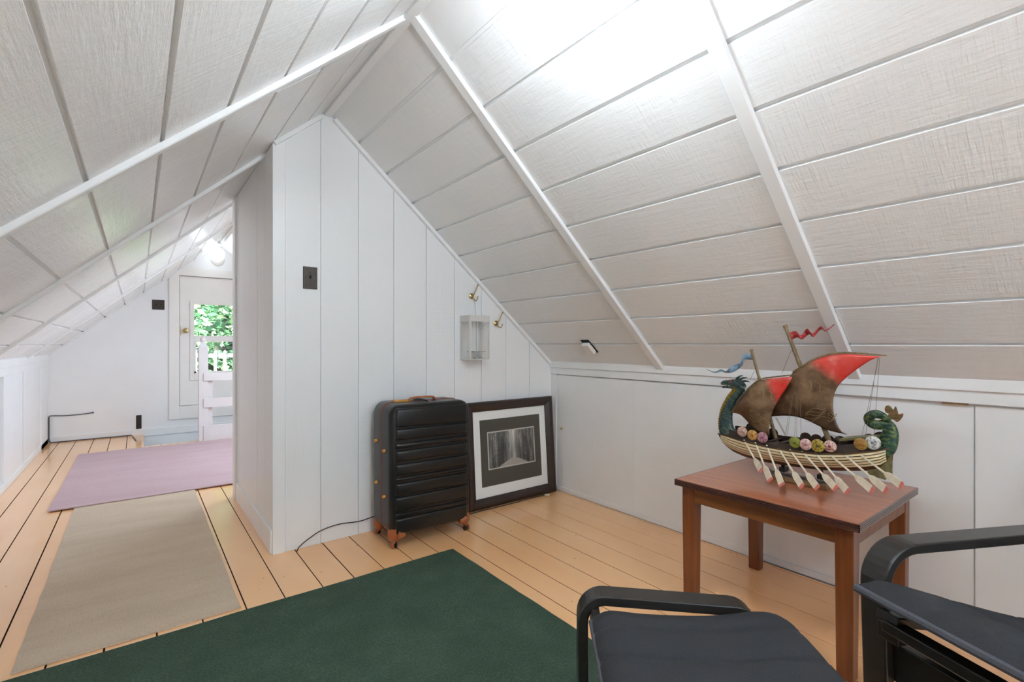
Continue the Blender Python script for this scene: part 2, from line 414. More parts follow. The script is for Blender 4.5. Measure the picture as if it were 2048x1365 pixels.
m = MB(); m.box(XC+.0, XR, YC1-.03, YC1, 0, 1.0); m.prism([(XC, 1.), (XR, 1.), (XR, zr(XR)), (RX, RZ), (XC, zl(XC))], 'y', YC1-.03, YC1)
tag(m.build('wall_closet_back', M_wall), kind='structure')

# far gable wall with door opening; back gable wall behind the camera
DX0, DX1, DZ0, DZ1 = .394, 1.19, .297, 1.854
fw = MB(); y0, y1 = YF, YF+.12
UP = .05
fw.prism([(XL-.12, -.03), (DX0, -.03), (DX0, zl(DX0)+UP), (XL-.12, zl(XL-.12)+UP)], 'y', y0, y1)
fw.prism([(DX1, -.03), (XR+.05, -.03), (XR+.05, zr(XR+.05)+UP), (DX1, zr(DX1)+UP)], 'y', y0, y1)
fw.prism([(DX0, DZ1), (DX1, DZ1), (DX1, zr(DX1)+UP), (RX, RZ+UP), (DX0, zl(DX0)+UP)], 'y', y0, y1)
fw.prism([(DX0, -.03), (DX1, -.03), (DX1, DZ0), (DX0, DZ0)], 'y', y0, y1)
wfar = tag(fw.build('wall_far', M_wall), kind='structure')
m = MB(); m.prism([(XL-.12, -.03), (XR+.05, -.03), (XR+.05, zr(XR+.05)+UP), (RX, RZ+UP), (XL-.12, zl(XL-.12)+UP)], 'y', YB-.1, YB)
tag(m.build('wall_back', M_wall), kind='structure')
m = MB()
for a0, a1, b0, b1 in ((.22, 1.36, 1.78, 1.86), (.22, 1.36, .58, .66), (.22, .29, .66, 1.78), (1.29, 1.36, .66, 1.78), (.77, .81, .66, 1.78), (.29, 1.29, 1.2, 1.24)): m.box(a0, a1, YB-.002, YB+.02, b0, b1)
added_win2 = tag(m.build('added_window_2', M_door, bevel=.002), kind='structure')  # unseen window added on the back wall to go with the fill lamp
MB().box(.29, 1.29, YB+.001, YB+.003, .66, 1.78).build('pane', M_glass, added_win2)
m = MB(); m.box(XL, HX-.03, YF-.014, YF+.001, 0, .062); m.box(HX-.03, XR, YF-.014, YF+.001, -.02, .062)
tag(m.build('baseboard_far', M_trim, bevel=.002), kind='structure')
# far door: casing, slab with a double hung light, knob
dr = MB(); cw_ = .1
dr.box(DX0-cw_, DX0, YF-.02, YF, DZ0-.15, DZ1+.1); dr.box(DX1, DX1+cw_, YF-.02, YF, DZ0-.15, DZ1+.1)
dr.box(DX0, DX1, YF-.02, YF, DZ1, DZ1+.1); dr.box(DX0, DX1, YF-.02, YF, DZ0-.15, DZ0)
door = tag(dr.build('door_1', M_door, bevel=.003), kind='structure')
GX0, GX1, GZ0, GZ1 = .542, 1.042, .684, 1.519
e = .006; m = MB(); py0, py1 = YF+.004, YF+.045
m.box(DX0+e, GX0, py0, py1, DZ0+e, DZ1-e); m.box(GX1, DX1-e, py0, py1, DZ0+e, DZ1-e)
m.box(GX0, GX1, py0, py1, GZ1, DZ1-e); m.box(GX0, GX1, py0, py1, DZ0+e, GZ0)
slab = m.build('door_panel', M_door, door)
m = MB(); q0, q1 = YF+.047, YF+.075
m.box(DX0-.002, DX0+.02, q0, q1, DZ0, DZ1); m.box(DX1-.02, DX1+.002, q0, q1, DZ0, DZ1); m.box(DX0, DX1, q0, q1, DZ1-.02, DZ1+.002); m.box(DX0, DX1, q0, q1, DZ0-.002, DZ0+.02)
m.build('door_stop', M_door, door)
m = MB(); ww = .042
m.box(GX0-ww, GX0, YF-.012, YF+.01, GZ0-ww*2, GZ1+ww); m.box(GX1, GX1+ww, YF-.012, YF+.01, GZ0-ww*2, GZ1+ww)
m.box(GX0, GX1, YF-.012, YF+.01, GZ1, GZ1+ww); m.box(GX0, GX1, YF-.012, YF+.01, GZ0-ww*2, GZ0)
m.build('glazing_bead', M_door, slab, bevel=.004)
MB().box(GX0, GX1, YF+.008, YF+.04, 1.064, 1.137).build('meeting_rail', M_door, slab, bevel=.004)
MB().box(GX0, GX0+.02, YF+.012, YF+.036, GZ0, 1.064).build('sash_stile', M_door, slab)
MB().box(GX0, GX1, YF+.012, YF+.036, GZ0, GZ0+.02).build('sash_rail', M_door, slab)
MB().box(GX0, GX1, YF+.026, YF+.030, 1.13, GZ1).build('pane', M_glass, slab)
MB().box(GX0+.018, GX1, YF+.020, YF+.024, GZ0+.015, 1.07).build('pane', M_glass, slab)
m = MB(); m.lathe([(.026, 0), (.026, .006), (.011, .01), (.011, .03), (.024, .036), (.03, .05), (.024, .064), (.008, .068)], 18, (.455, YF+.004, 1.195), (0, -1, 0))
m.build('door_knob', M_brass, door, True)
MB().box(DX0-.006, DX0+.012, YF-.006, YF+.006, 1.14, 1.25).build('strike_plate', M_brass, door)

# right knee wall: back, sliding panels, cover boards
kt = .875
kw = MB(); kw.box(XR+.02, XR+.05, YB, YC0+.02, -.03, .93); kw.box(XR+.02, XR+.05, YC1, YF+.05, -.03, .93)
wr = tag(kw.build('wall_right', M_wall), kind='structure')
MB().box(XR-.022, XR+.03, YB, YC0, .872, .918).build('cover_board', M_trim, wr, bevel=.002)
MB().box(XR-.010, XR+.03, YB, YC0, .825, .8715).build('cover_board', M_trim, wr, bevel=.002)
MB().box(XR-.004, XR+.03, 2.565, YC0, .0, .824).build('stile', M_trim, wr, bevel=.0015)
for a, b, off in ((1.885, 2.562, .004), (1.168, 1.883, .001), (.378, 1.166, .014), (-.45, .374, .009), (-1.3, -.452, .013), (YB, -1.302, .008)):
    MB().box(XR+off, XR+off+.006, a, b, .03, .818).build('sliding_panel', M_wall, wr, bevel=.001, segs=1)
MB().box(XR-.001, XR+.03, 1.166, YC0, .0, .032).build('bottom_rail', M_trim, wr, bevel=.0015)
MB().box(XR+.006, XR+.03, YB, 1.166, .0, .028).build('bottom_rail', M_trim, wr, bevel=.0015)
MB().box(XR+.0, XR+.02, .393, .464, .817, .8235).build('brass_track', noisy('brass_strip', (150, 116, 76), (178, 142, 100), (40, 40, 40), .5), wr)
MB().lathe([(.006, 0), (.008, .004), (.01, .008), (.007, .013), (.001, .015)], 12, (XR+.004, 2.507, .445), (-1, 0, 0)).build('panel_knob', M_brass, wr, True)
# left knee wall
kw = MB(); kw.box(XL-.12, XL-.09, YB, YF+.05, -.03, .95)
wlft = tag(kw.build('wall_left', M_dark), kind='structure')  # dark colour stands in for deep shade behind the panel gaps
MB().box(XL-.03, XL+.012, YB, YF, .868, .93).build('cover_board', M_trim, wlft, bevel=.002)
MB().box(XL-.03, XL+.004, YB, YF, .81, .867).build('cover_board', M_trim, wlft, bevel=.002)
MB().box(XL-.03, XL+.004, 6.55, YF, .0, .81).build('stile', M_trim, wlft, bevel=.002)
for a, b, off in ((5.652, 6.55, 0), (4.92, 5.636, -.001), (4.7, 5.0, -.022), (3.2, 4.80, 0), (1.6, 3.19, -.002), (0, 1.59, 0), (YB, -.01, -.002)):
    MB().box(XL-.021+off, XL-.003+off, a, b, .05, .81).build('sliding_panel', M_wall, wlft, bevel=.0015)
MB().box(XL-.03, XL+.004, YB, YF, 0, .05).build('bottom_rail', M_trim, wlft, bevel=.002)

# ------------------------------------------------------------------ ceiling globes
def globe_light(loc, r, s, label, drop=.0):
    t = empty('ceiling_light', loc, 0, label, 'light')
    MB().lathe([(.001, .0), (.062, 0), (.066, -.012), (.05, -.03), (.036, -.034), (.034, -.05-drop), (.001, -.05-drop)], 20, (0, 0, 0)).build('canopy', simple('white_enamel', (238, 236, 230), .3), t, True)
    pr = [(r*math.sin(PI*k/16), -.048-drop-r+r*math.cos(PI*k/16)) for k in range(17)]
    MB().lathe(pr, 24).build('globe', emit_mat('lamp_glow', (.84, .93, 1., 1), s), t, True)
    return t
globe_light((RX, .85, RZ-.030), .07, LAMP_NEAR, 'white round globe ceiling light at the ridge over the green rug', .175)
globe_light((.745, 6.72, RZ-.030), .085, LAMP_FAR, 'glowing white globe light at the ridge before the far gable wall')
globe_light((RX, -.95, RZ-.030), .07, FILL_BACK, 'added white fill globe at the ridge near the back gable wall, out of view', .175)  # extra globe, put in as fill from behind
t = empty('smoke_detector', (.785, YF-.0005, 2.075), 0, 'round white smoke detector on the gable wall above the far door', 'detector')
MB().lathe([(.001, 0), (.072, 0), (.072, .012), (.062, .022), (.05, .024), (.048, .03), (.001, .033)], 24, (0, 0, 0), (0, -1, 0)).build('body', simple('white_plastic', (232, 231, 226), .4), t, True)
MB().lathe([(.001, 0), (.012, 0), (.012, .004), (.001, .004)], 12, (.015, -.032, .012), (0, -1, 0)).build('test_button', simple('grey_plastic', (200, 200, 196), .4), t)

# ------------------------------------------------------------------ rugs
def rug(name, x0, x1, y0, y1, z, h, mat, label, rz=0., wob=.004):
    nx, ny = 24, 30; mb = MB()
    def pt(i, j, zz):
        x = x0+(x1-x0)*i/nx; y = y0+(y1-y0)*j/ny
        if i in (0, nx): x += R.uniform(-wob, wob)
        if j in (0, ny): y += R.uniform(-wob, wob)*.6
        return (x, y, zz)
    P = [[pt(i, j, 0) for j in range(ny+1)] for i in range(nx+1)]
    vs = [(p[0], p[1], z+h+.0012*math.sin(p[0]*9+p[1]*5)*math.sin(p[1]*7)) for r_ in P for p in r_]
    fs = [(i*(ny+1)+j, (i+1)*(ny+1)+j, (i+1)*(ny+1)+j+1, i*(ny+1)+j+1) for i in range(nx) for j in range(ny)]
    o = len(vs); ring = [(i, 0) for i in range(nx)]+[(nx, j) for j in range(ny)]+[(i, ny) for i in range(nx, 0, -1)]+[(0, j) for j in range(ny, 0, -1)]
    vs += [(P[i][j][0], P[i][j][1], z) for i, j in ring]; k = len(ring)
    fs += [(ring[a][0]*(ny+1)+ring[a][1], o+a, o+(a+1) % k, ring[(a+1) % k][0]*(ny+1)+ring[(a+1) % k][1]) for a in range(k)]
    fs.append(tuple(range(o, o+k)))
    mb.add(vs, fs); return tag(mb.build(name, mat, None, True), label, 'rug')
rug('rug', -.66, 1.258, .1, 2.128, .001, .007, M_green, 'large dark green rug in front of the suitcase and footstool', wob=.0015)
rug('rug', -.315, .322, 2.168, 4.13, .001, .005, M_beige, 'worn beige runner carpet between the green rug and the mauve rug', wob=.002)
rug('rug', -.435, .93, 4.105, 6.05, .0072, .006, M_pink, 'mauve pink rug beside the white stair railing at the far end', wob=.003)

# ------------------------------------------------------------------ electrical plates, cords, hooks
def wall_plate(name, loc, wdt, hgt, label, cat, kind):
    t = empty(name, loc, 0, label, cat)
    MB().box(-wdt/2, wdt/2, -.005, 0, -hgt/2, hgt/2).build('cover_plate', M_bronze, t, bevel=.002)
    scr = MB()
    if kind == 'toggle':
        MB().box(-.005, .005, -.007, -.004, -.012, .012).build('switch_slot', M_black, t)
        MB().bar((0, -.004, 0), (0, -.02, .009), .006, .008, (0, .4, 1)).build('toggle', M_black, t, bevel=.001)
        pos = [(0, .03), (0, -.03)]
    elif kind == 'double':
        for dx in (-.023, .023):
            MB().box(dx-.005, dx+.005, -.007, -.004, -.012, .012).build('switch_slot', M_black, t)
            MB().bar((dx, -.004, 0), (dx, -.02, .009), .006, .008, (0, .4, 1)).build('toggle', M_black, t, bevel=.001)
        pos = [(-.023, .03), (.023, .03), (-.023, -.03), (.023, -.03)]
    else:
        for dz in (-.02, .02):
            MB().lathe([(.001, 0), (.0155, 0), (.0155, .0025), (.001, .0025)], 16, (0, -.0045, dz), (0, -1, 0)).build('socket', simple('dark_socket', (34, 30, 28), .4), t)
        pos = [(0, 0)]
    for a, b in pos: MB().lathe([(.001, 0), (.0035, 0), (.0025, .0012), (.001, .0014)], 10, (a, -.005, b), (0, -1, 0)).build('screw', M_bronze, t)
wall_plate('light_switch', (.7035, YC0-.0005, 1.378), .07, .114, 'dark bronze toggle switch plate on the white closet front wall', 'switch', 'toggle')
wall_plate('light_switch', (.192, YF-.0005, 1.493), .118, .114, 'dark square switch plate on the gable wall left of the far door', 'switch', 'double')
wall_plate('wall_outlet', (.012, YF-.0005, .148), .05, .155, 'narrow dark outlet plate low on the far gable wall', 'outlet', 'outlet')
M_cord = simple('black_rubber', (38, 32, 30), .5)
t = empty('extension_cord', (.63, 2.585, 0), 0, 'thin black cord running along the closet wall behind the suitcase to a plug', 'cord')
pts = [(.63, 2.588, -.002), (.636, 2.59, .012), (.66, 2.595, .03), (.70, 2.6, .05), (.76, 2.608, .072), (.85, 2.61, .082), (.957, 2.61, .073), (1.042, 2.61, .08), (1.13, 2.612, .06), (1.25, 2.612, .02), (1.4, 2.608, .004), (1.5, 2.57, .004), (1.58, 2.514, .004), (1.7, 2.509, .004), (1.95, 2.508, .004), (2.1, 2.512, .005), (2.16, 2.508, .006), (2.20, 2.5, .006)]
pts = [tuple(p) for p in resample(pts, 70)]
MB().tube([(p[0]-.63, p[1]-2.585, p[2]) for p in pts], .0028, 6).build('cable', M_cord, t, True)
pl = MB(); d = Vector((.03, -.02, 0)); a = Vector((1.57, -.085, .008))
pl.tube([a, a+d*.5, a+d], [.006, .008, .007], 8); pl.build('plug', simple('clear_plug', (196, 186, 150), .3), t, True)
for s_ in (-.004, .004): MB().box(1.596+s_, 1.612+s_, -.112, -.108, .006, .010).build('prong', M_brass, t)
t = empty('wall_cable', (-.74, 6.98, 0), 0, 'grey cable along the far wall base, dropping over the stairwell edge', 'cable')
pts = [(-.389, 6.992, .29), (-.45, 6.993, .282), (-.6, 6.993, .276), (-.728, 6.99, .285), (-.735, 6.985, .27), (-.735, 6.982, .15), (-.735, 6.98, .06), (-.725, 6.976, .012), (-.68, 6.974, .007), (-.4, 6.976, .008), (-.12, 6.976, .008), (-.06, 6.97, .01), (-.035, 6.8, .008), (-.015, 6.6, .004), (-.009, 6.45, -.02), (-.008, 6.3, -.05)]
MB().tube([(p[0]+.74, p[1]-6.98, p[2]) for p in resample(pts, 60)], .005, 6).build('cable', simple('grey_cable', (88, 84, 84), .5), t, True)
MB().tube([(.352, .011, .29), (.362, .013, .292)], [.011, .008], 10).build('staple_clip', simple('grey_clip', (110, 108, 106), .4), t, True)
MB().box(.004, .012, -.006, .004, .02, .27).build('cable_clip_strip', simple('grey_cable', (88, 84, 84), .5), t)
def coat_hook(loc, label):
    t = empty('coat_hook', loc, 0, label, 'hook', 'brass coat hooks on the closet wall')
    MB().lathe([(.001, 0), (.017, 0), (.018, .003), (.014, .006), (.008, .009), (.001, .01)], 18, (0, 0, 0), (0, -1, 0)).build('rosette', M_brass, t, True)
    MB().tube(resample([(0, -.006, .003), (.004, -.02, .008), (.012, -.03, .03), (.02, -.034, .055), (.024, -.045, .072)], 12), [.0038]*11+[.0052], 8).build('upper_prong', M_brass, t, True)
    MB().tube(resample([(.002, -.006, -.004), (.006, -.02, -.022), (.013, -.034, -.030), (.018, -.044, -.018), (.02, -.046, -.004)], 12), [.0034]*11+[.005], 8).build('lower_prong', M_brass, t, True)
coat_hook((1.685, YC0-.0008, 1.343), 'upper brass double coat hook holding the wire cage cord')
coat_hook((1.878, YC0-.0008, 1.175), 'lower brass double coat hook right of the wire cage')

# hanging wire cage
M_wire = simple('white_wire', (214, 213, 208), .4)
t = empty('wire_cage', (1.604, 2.508, .944), 0, 'small white wire mesh cage hanging on the closet wall', 'cage')
W_, D_, H_ = .141, .108, .268
fr = MB()
for x in (0, W_):
    for y in (0, D_): fr.box(x-.0035, x+.0035, y-.0035, y+.0035, 0, H_)
for z in (0, H_):
    for y in (0, D_): fr.box(0, W_, y-.003, y+.003, z-.003, z+.003)
    for x in (0, W_): fr.box(x-.003, x+.003, 0, D_, z-.003, z+.003)
fr.box(-.006, .006, -.006, .006, 0, H_)
fr.build('frame', M_wire, t)
ws = MB()
for k in range(1, 11): x = W_*k/11; ws.box(x-.0004, x+.0004, -.0004, .0004, 0, H_)
for k in range(1, 18): z = H_*k/18; ws.box(0, W_, -.0006, .0006, z-.0003, z+.0003); ws.box(-.0006, .0006, 0, D_, z-.0003, z+.0003); ws.box(W_-.0006, W_+.0006, 0, D_, z-.0003, z+.0003)
for k in range(1, 9): y = D_*k/9; ws.box(-.0006, .0006, y-.0006, y+.0006, 0, H_); ws.box(W_-.0006, W_+.0006, y-.0006, y+.0006, 0, H_)
tag(ws.build('wire_mesh', M_wire, t), kind='stuff')
MB().box(.002, W_-.002, .002, D_-.002, -.004, 0).build('bottom_tray', M_wire, t)
MB().box(-.002, W_+.002, -.004, -.001, H_-.035, H_).build('top_band', M_wire, t)
MB().box(-.004, -.001, -.002, D_, H_-.035, H_).build('top_band', M_wire, t)
MB().box(.01, W_-.01, .01, D_-.01, H_, H_+.004).build('top_plate', simple('grey_tin', (165, 164, 160), .4), t)
MB().box(.045, W_-.004, .03, D_-.004, .045, .049).build('perch_shelf', simple('grey_tin', (165, 164, 160), .4), t)
MB().tube([(.075, .045, .06), (.075, .045, H_)], .0016, 6).build('hanging_rod', simple('grey_tin', (165, 164, 160), .4), t)
MB().tube([(.035, .01, .004), (.06, .008, .02), (.085, .008, .018)], .009, 8).build('tin_cup', simple('grey_tin', (165, 164, 160), .4), t, True)
MB().tube([(.075, D_*.45, H_+.004), (.088, .085, .385-.0)], .0012, 5).build('hanging_string', simple('grey_string', (150, 148, 140), .8), t)

# motion sensor box in a dark cut-out on the right slope
o = empty('wall_sensor', slope_pt(1, 2.1, 1.888, .0015), 0, 'small white box in a black square cut-out low on the sloped ceiling', 'sensor')
d_, n_ = frame_slope(1)
o.matrix_world = Matrix.Translation(slope_pt(1, 2.1, 1.888, .0015)) @ Matrix((Vector((0, 1, 0)), d_, n_)).transposed().to_4x4()
MB().box(-.034, .034, -.058, .058, 0, .003).build('back_plate', simple('black_felt', (18, 16, 15), .8), o)
MB().box(-.030, .026, -.040, .048, .003, .030).build('cover', simple('white_plastic', (232, 231, 226), .4), o, bevel=.007, segs=3)

# ------------------------------------------------------------------ stair railing by the stairwell
t = empty('stair_railing', (.555, 6.13, 0), 0, 'white painted stair railing with newel post at the stairwell edge', 'railing')
M_rail = noisy('rail_paint', (220, 216, 216), (228, 224, 224), (5, 5, 5), .4, 'pos')
MB().box(-.042, .042, -.042, .042, 0, 1.0).build('newel_post', M_rail, t, bevel=.003)
m = MB(); m.loft([[(-a, -a, z), (a, -a, z), (a, a, z), (-a, a, z)] for a, z in ((.042, 1.), (.034, 1.02), (.022, 1.045), (.022, 1.06))])
m.lathe([(.015, 1.055), (.026, 1.07), (.03, 1.085), (.025, 1.102), (.01, 1.112)], 16); m.build('finial', M_rail, t, True)
MB().box(.043, .082, -.02, .03, .0, .74).build('stile', M_rail, t, bevel=.002)
for a, b in ((.646, .729), (.361, .459)): MB().box(.0, 1.75, -.052, -.0425, a, b).build('rail', M_rail, t, bevel=.002)
MB().box(.0, 1.75, -.050, -.0425, .0, .171).build('base_board', M_rail, t, bevel=.002)
MB().box(1.70, 1.75, -.04, .03, 0, .74).build('stile', M_rail, t, bevel=.002)

# ------------------------------------------------------------------ suitcase
t = empty('suitcase', (1.247, 2.437, 0), math.radians(-2.2), 'black ribbed hard shell suitcase with tan trim against the closet wall', 'suitcase')
M_shell = noisy('black_shell', (15, 16, 16), (21, 22, 22), (300, 300, 300), .31, 'obj', .06, .0006)
M_tan = simple('tan_plastic', (160, 92, 52), .4)
M_band = simple('tan_zip', (150, 90, 66), .6)
SW, SD, Z0, Z1 = .47, .262, .055, .728
def rrect(hw, z0, z1, r, y, n=6):
    out = []
    for cx, cz, a0 in ((hw-r, z0+r, -90), (hw-r, z1-r, 0), (-hw+r, z1-r, 90), (-hw+r, z0+r, 180)):
        for k in range(n+1):
            a = math.radians(a0+90*k/n); out.append((cx+r*math.cos(a), y, cz+r*math.sin(a)))
    return out
def half_shell(sgn):
    rings = []; r = .032
    for y, ins in [(.007, 0), (SD/2-r, 0)]+[(SD/2-r+r*math.sin(math.radians(a)), r*(1-math.cos(math.radians(a)))) for a in (18, 36, 54, 72, 90)]:
        rings.append(rrect(SW/2-ins, Z0+ins, Z1-ins, max(.06-ins, .012), sgn*y))
    return MB().loft(rings)
sf = half_shell(-1).build('front_shell', M_shell, t, True)
sb = half_shell(1).build('back_shell', M_shell, t, True)
MB().loft([rrect(SW/2+.001, Z0-.001, Z1+.001, .061, y) for y in (-.009, .009)]).build('zip_band', M_band, t, True)
MB().loft([rrect(SW/2+.003, Z0-.003, Z1+.003, .062, y) for y in (-.0035, .0035)]).build('zip_teeth', simple('zip_brown', (108, 60, 44), .5), t, True)
bands = [(150, 300), (312, 404), (428, 472), (488, 578), (598, 692), (704, 736), (752, 852), (864, 976), (994, 1020), (1036, 1165)]
def zz(p): return .722-(p-128)/(1190-128)*.667
for sgn, par in ((-1, sf), (1, sb)):
    for a, b in bands:
        z1, z0 = zz(a), zz(b); r = .009; hw = SW/2-.026; y0 = SD/2-.006; dep = .017
        pr = [(z0, 0), (z0+.001, dep*.55), (z0+.006, dep*.93), (z0+.012, dep), (z1-.012, dep), (z1-.006, dep*.93), (z1-.001, dep*.55), (z1, 0)]
        rings = []
        for x, f in ((-hw, .0), (-hw+.002, .5), (-hw+.008, .85), (-hw+.018, 1), (hw-.018, 1), (hw-.008, .85), (hw-.002, .5), (hw, 0)):
            rings.append([(x, sgn*(y0+h*f), z) for z, h in pr])
        MB().loft(rings).build('rib', M_shell, par, True)
for sx in (-1, 1):
    for sy in (-1, 1):
        g = MB(); x = sx*(SW/2-.035); y = sy*(SD/2-.03)
        rings = []
        for zq, a, b in ((.10, .030, .036), (.075, .037, .036), (.052, .036, .034), (.040, .027, .026)):
            rings.append([(x+a*math.cos(q*PI/6), y+b*math.sin(q*PI/6), zq) for q in range(12)])
        g.loft(rings)
        g.tube([(x+sx*.004, y+sy*.004, .045), (x+sx*.010, y+sy*.014, .022)], [.017, .013], 10)
        g.tube([(x-sx*.004, y+sy*.030, .075), (x-sx*.02, y+sy*.036, .066), (x-sx*.04, y+sy*.036, .068)], [.02, .016, .011], 10)
        cg = g.build('corner_guard', M_tan, t, True)
        for o_ in (-.009, .009):
            MB().lathe([(.001, -.005), (.014, -.005), (.018, -.002), (.018, .002), (.014, .005), (.001, .005)], 16, (x+sx*.011+o_, y+sy*.017, .018), (1, 0, 0)).build('wheel', M_tan if o_*sx > 0 else M_black, cg, True)
for sy, zs in ((-1, (.488, .253)), (1, (.522, .30))):
    for z in zs:
        MB().tube([(-SW/2-.0, sy*.058, z), (-SW/2-.010, sy*.058, z), (-SW/2-.014, sy*.058, z)], [.010, .0095, .006], 12).build('side_stud', simple('brass_stud', (196, 142, 66), .35, .6), t, True)
hd = resample([(-.075, 0, Z1), (-.07, 0, Z1+.012), (-.05, 0, Z1+.018), (.05, 0, Z1+.018), (.07, 0, Z1+.012), (.075, 0, Z1)], 18)
MB().sweep(hd, (0, 1, 0), .026, .009).build('carry_handle', M_tan, t, bevel=.002)
MB().box(-.165, -.085, -.02, .03, Z1-.002, Z1+.010).build('lock', simple('brass_stud', (196, 142, 66), .35, .6), t, bevel=.003)
MB().tube(resample([(-.06, -.02, Z1+.012), (-.03, -.045, Z1+.012), (.0, -.06, Z1+.004), (.01, -.066, Z1-.006)], 10), [.012, .016, .02, .021, .021, .02, .018, .016, .014, .012], 8, flat=.25, flat_dir=(0, 0, 1)).build('luggage_tag', M_black, t, True)

# ------------------------------------------------------------------ framed picture leaning against the wall
FW, FH = .728, .668
t = empty('framed_picture', (1.975, 2.553, .001), 0, 'framed black and white forest photograph leaning on the wall by the suitcase', 'picture')
lean = math.atan2(.05, FH)
t.rotation_euler = (-lean, 0, 0)
M_frame = noisy('dark_frame_wood', (40, 28, 22), (52, 37, 30), (8, 60, 60), .32, 'obj')
fwid = .062
prof = [(0, 0), (0, -.020), (.006, -.030), (.016, -.034), (.030, -.033), (.042, -.026), (.052, -.017), (fwid, -.013), (fwid, 0)]
def frame_side(p0, p1, inw):
    """mitred moulding from corner p0 to p1 (x,z), inw = unit inward"""
    a = Vector((p0[0], 0, p0[1])); b = Vector((p1[0], 0, p1[1])); tdir = (b-a).normalized(); nn = Vector((inw[0], 0, inw[1]))
    return [[a+tdir*w_+nn*w_+Vector((0, y, 0)) for w_, y in prof], [b-tdir*w_+nn*w_+Vector((0, y, 0)) for w_, y in prof]]
cs_ = [(-FW/2, 0), (FW/2, 0), (FW/2, FH), (-FW/2, FH)]; ins = [(0, 1), (-1, 0), (0, -1), (1, 0)]
for k in range(4): MB().loft(frame_side(cs_[k], cs_[(k+1) % 4], ins[k])).build('frame_moulding', M_frame, t, True)
MB().box(-FW/2+.05, FW/2-.05, -.006, -.002, .05, FH-.05).build('white_mat', simple('mat_board', (244, 244, 240), .8), t)
dm = (.115, .128)
MB().box(-FW/2+dm[0], FW/2-dm[0], -.008, -.005, dm[1], FH-.118).build('grey_mat', simple('grey_mat_board', (86, 80, 70), .8), t)
def print_mat():
    m, nt, bs = new_mat('forest_print')
    co = mapped(nt, (1, 1, 1), 'obj'); sep = N(nt, 'ShaderNodeSeparateXYZ'); nt.links.new(co, sep.inputs[0])
    X, Z = sep.outputs[0], sep.outputs[2]
    trunk = noise(nt, mapped(nt, (42, 1, 4.5), 'obj'), 1., 6., .68)
    twig = noise(nt, mapped(nt, (75, 1, 62), 'obj'), 1., 6., .75)
    xc = math_n(nt, 'ABSOLUTE', math_n(nt, 'SUBTRACT', X, .01))
    glow = ramp(nt, math_n(nt, 'ADD', xc, math_n(nt, 'MULTIPLY', twig, .05)), [(.02, (.95,)*3+(1,)), (.055, (.40,)*3+(1,)), (.11, (.07,)*3+(1,)), (.2, (.22,)*3+(1,))])
    tr = ramp(nt, trunk, [(.42, (.04,)*3+(1,)), (.50, (.35,)*3+(1,)), (.60, (1.,)*3+(1,))]); tw = ramp(nt, twig, [(.38, (.25,)*3+(1,)), (.60, (1.,)*3+(1,))])
    m1 = N(nt, 'ShaderNodeMixRGB', blend_type='MULTIPLY'); m1.inputs[0].default_value = 1; nt.links.new(tr, m1.inputs[1]); nt.links.new(tw, m1.inputs[2])
    m2 = N(nt, 'ShaderNodeMixRGB', blend_type='MULTIPLY'); m2.inputs[0].default_value = .75; nt.links.new(m1.outputs[0], m2.inputs[1]); nt.links.new(glow, m2.inputs[2])
    ad = N(nt, 'ShaderNodeMixRGB', blend_type='ADD'); ad.inputs[0].default_value = .5; nt.links.new(m2.outputs[0], ad.inputs[1]); nt.links.new(glow, ad.inputs[2])
    # dark lower wood edge and a pale snowy path opening at the bottom
    zt = ramp(nt, math_n(nt, 'SUBTRACT', Z, .235), [(.0, (.3,)*3+(1,)), (.12, (.75,)*3+(1,)), (.2, (1,)*3+(1,))])
    m3 = N(nt, 'ShaderNodeMixRGB', blend_type='MULTIPLY'); m3.inputs[0].default_value = .8; nt.links.new(ad.outputs[0], m3.inputs[1]); nt.links.new(zt, m3.inputs[2])
    path = math_n(nt, 'SUBTRACT', math_n(nt, 'MULTIPLY_ADD', math_n(nt, 'POWER', xc, 1.4), .62), math_n(nt, 'SUBTRACT', .282, Z))
    pm = ramp(nt, math_n(nt, 'ADD', math_n(nt, 'ADD', math_n(nt, 'MULTIPLY', math_n(nt, 'POWER', xc, 1.3), .75), Z), math_n(nt, 'MULTIPLY', twig, .012)), [(.289, (1,1,1,1)), (.295, (0,0,0,1))])
    m4 = N(nt, 'ShaderNodeMixRGB'); nt.links.new(pm, m4.inputs[0]); nt.links.new(m3.outputs[0], m4.inputs[1]); m4.inputs[2].default_value = (.42, .39, .39, 1)
    tint = N(nt, 'ShaderNodeMixRGB', blend_type='MULTIPLY'); tint.inputs[0].default_value = 1; nt.links.new(m4.outputs[0], tint.inputs[1]); tint.inputs[2].default_value = (1, .95, .87, 1)
    nt.links.new(tint.outputs[0], bs.inputs['Base Color']); bs.inputs['Roughness'].default_value = .7; return m
pw, ph0, ph1 = .188, .237, FH-.205
MB().box(-pw-.008, pw+.008, -.0095, -.008, ph0-.008, ph1+.008).build('inner_bevel', simple('mat_board_edge', (200, 198, 190), .8), t)
MB().box(-pw, pw, -.0102, -.0094, ph0, ph1).build('photo_print', print_mat(), t)
MB().box(-FW/2+.055, FW/2-.055, -.0125, -.0115, .055, FH-.055).build('glass', glass_mat('picture_glass', ior=1.18), t)

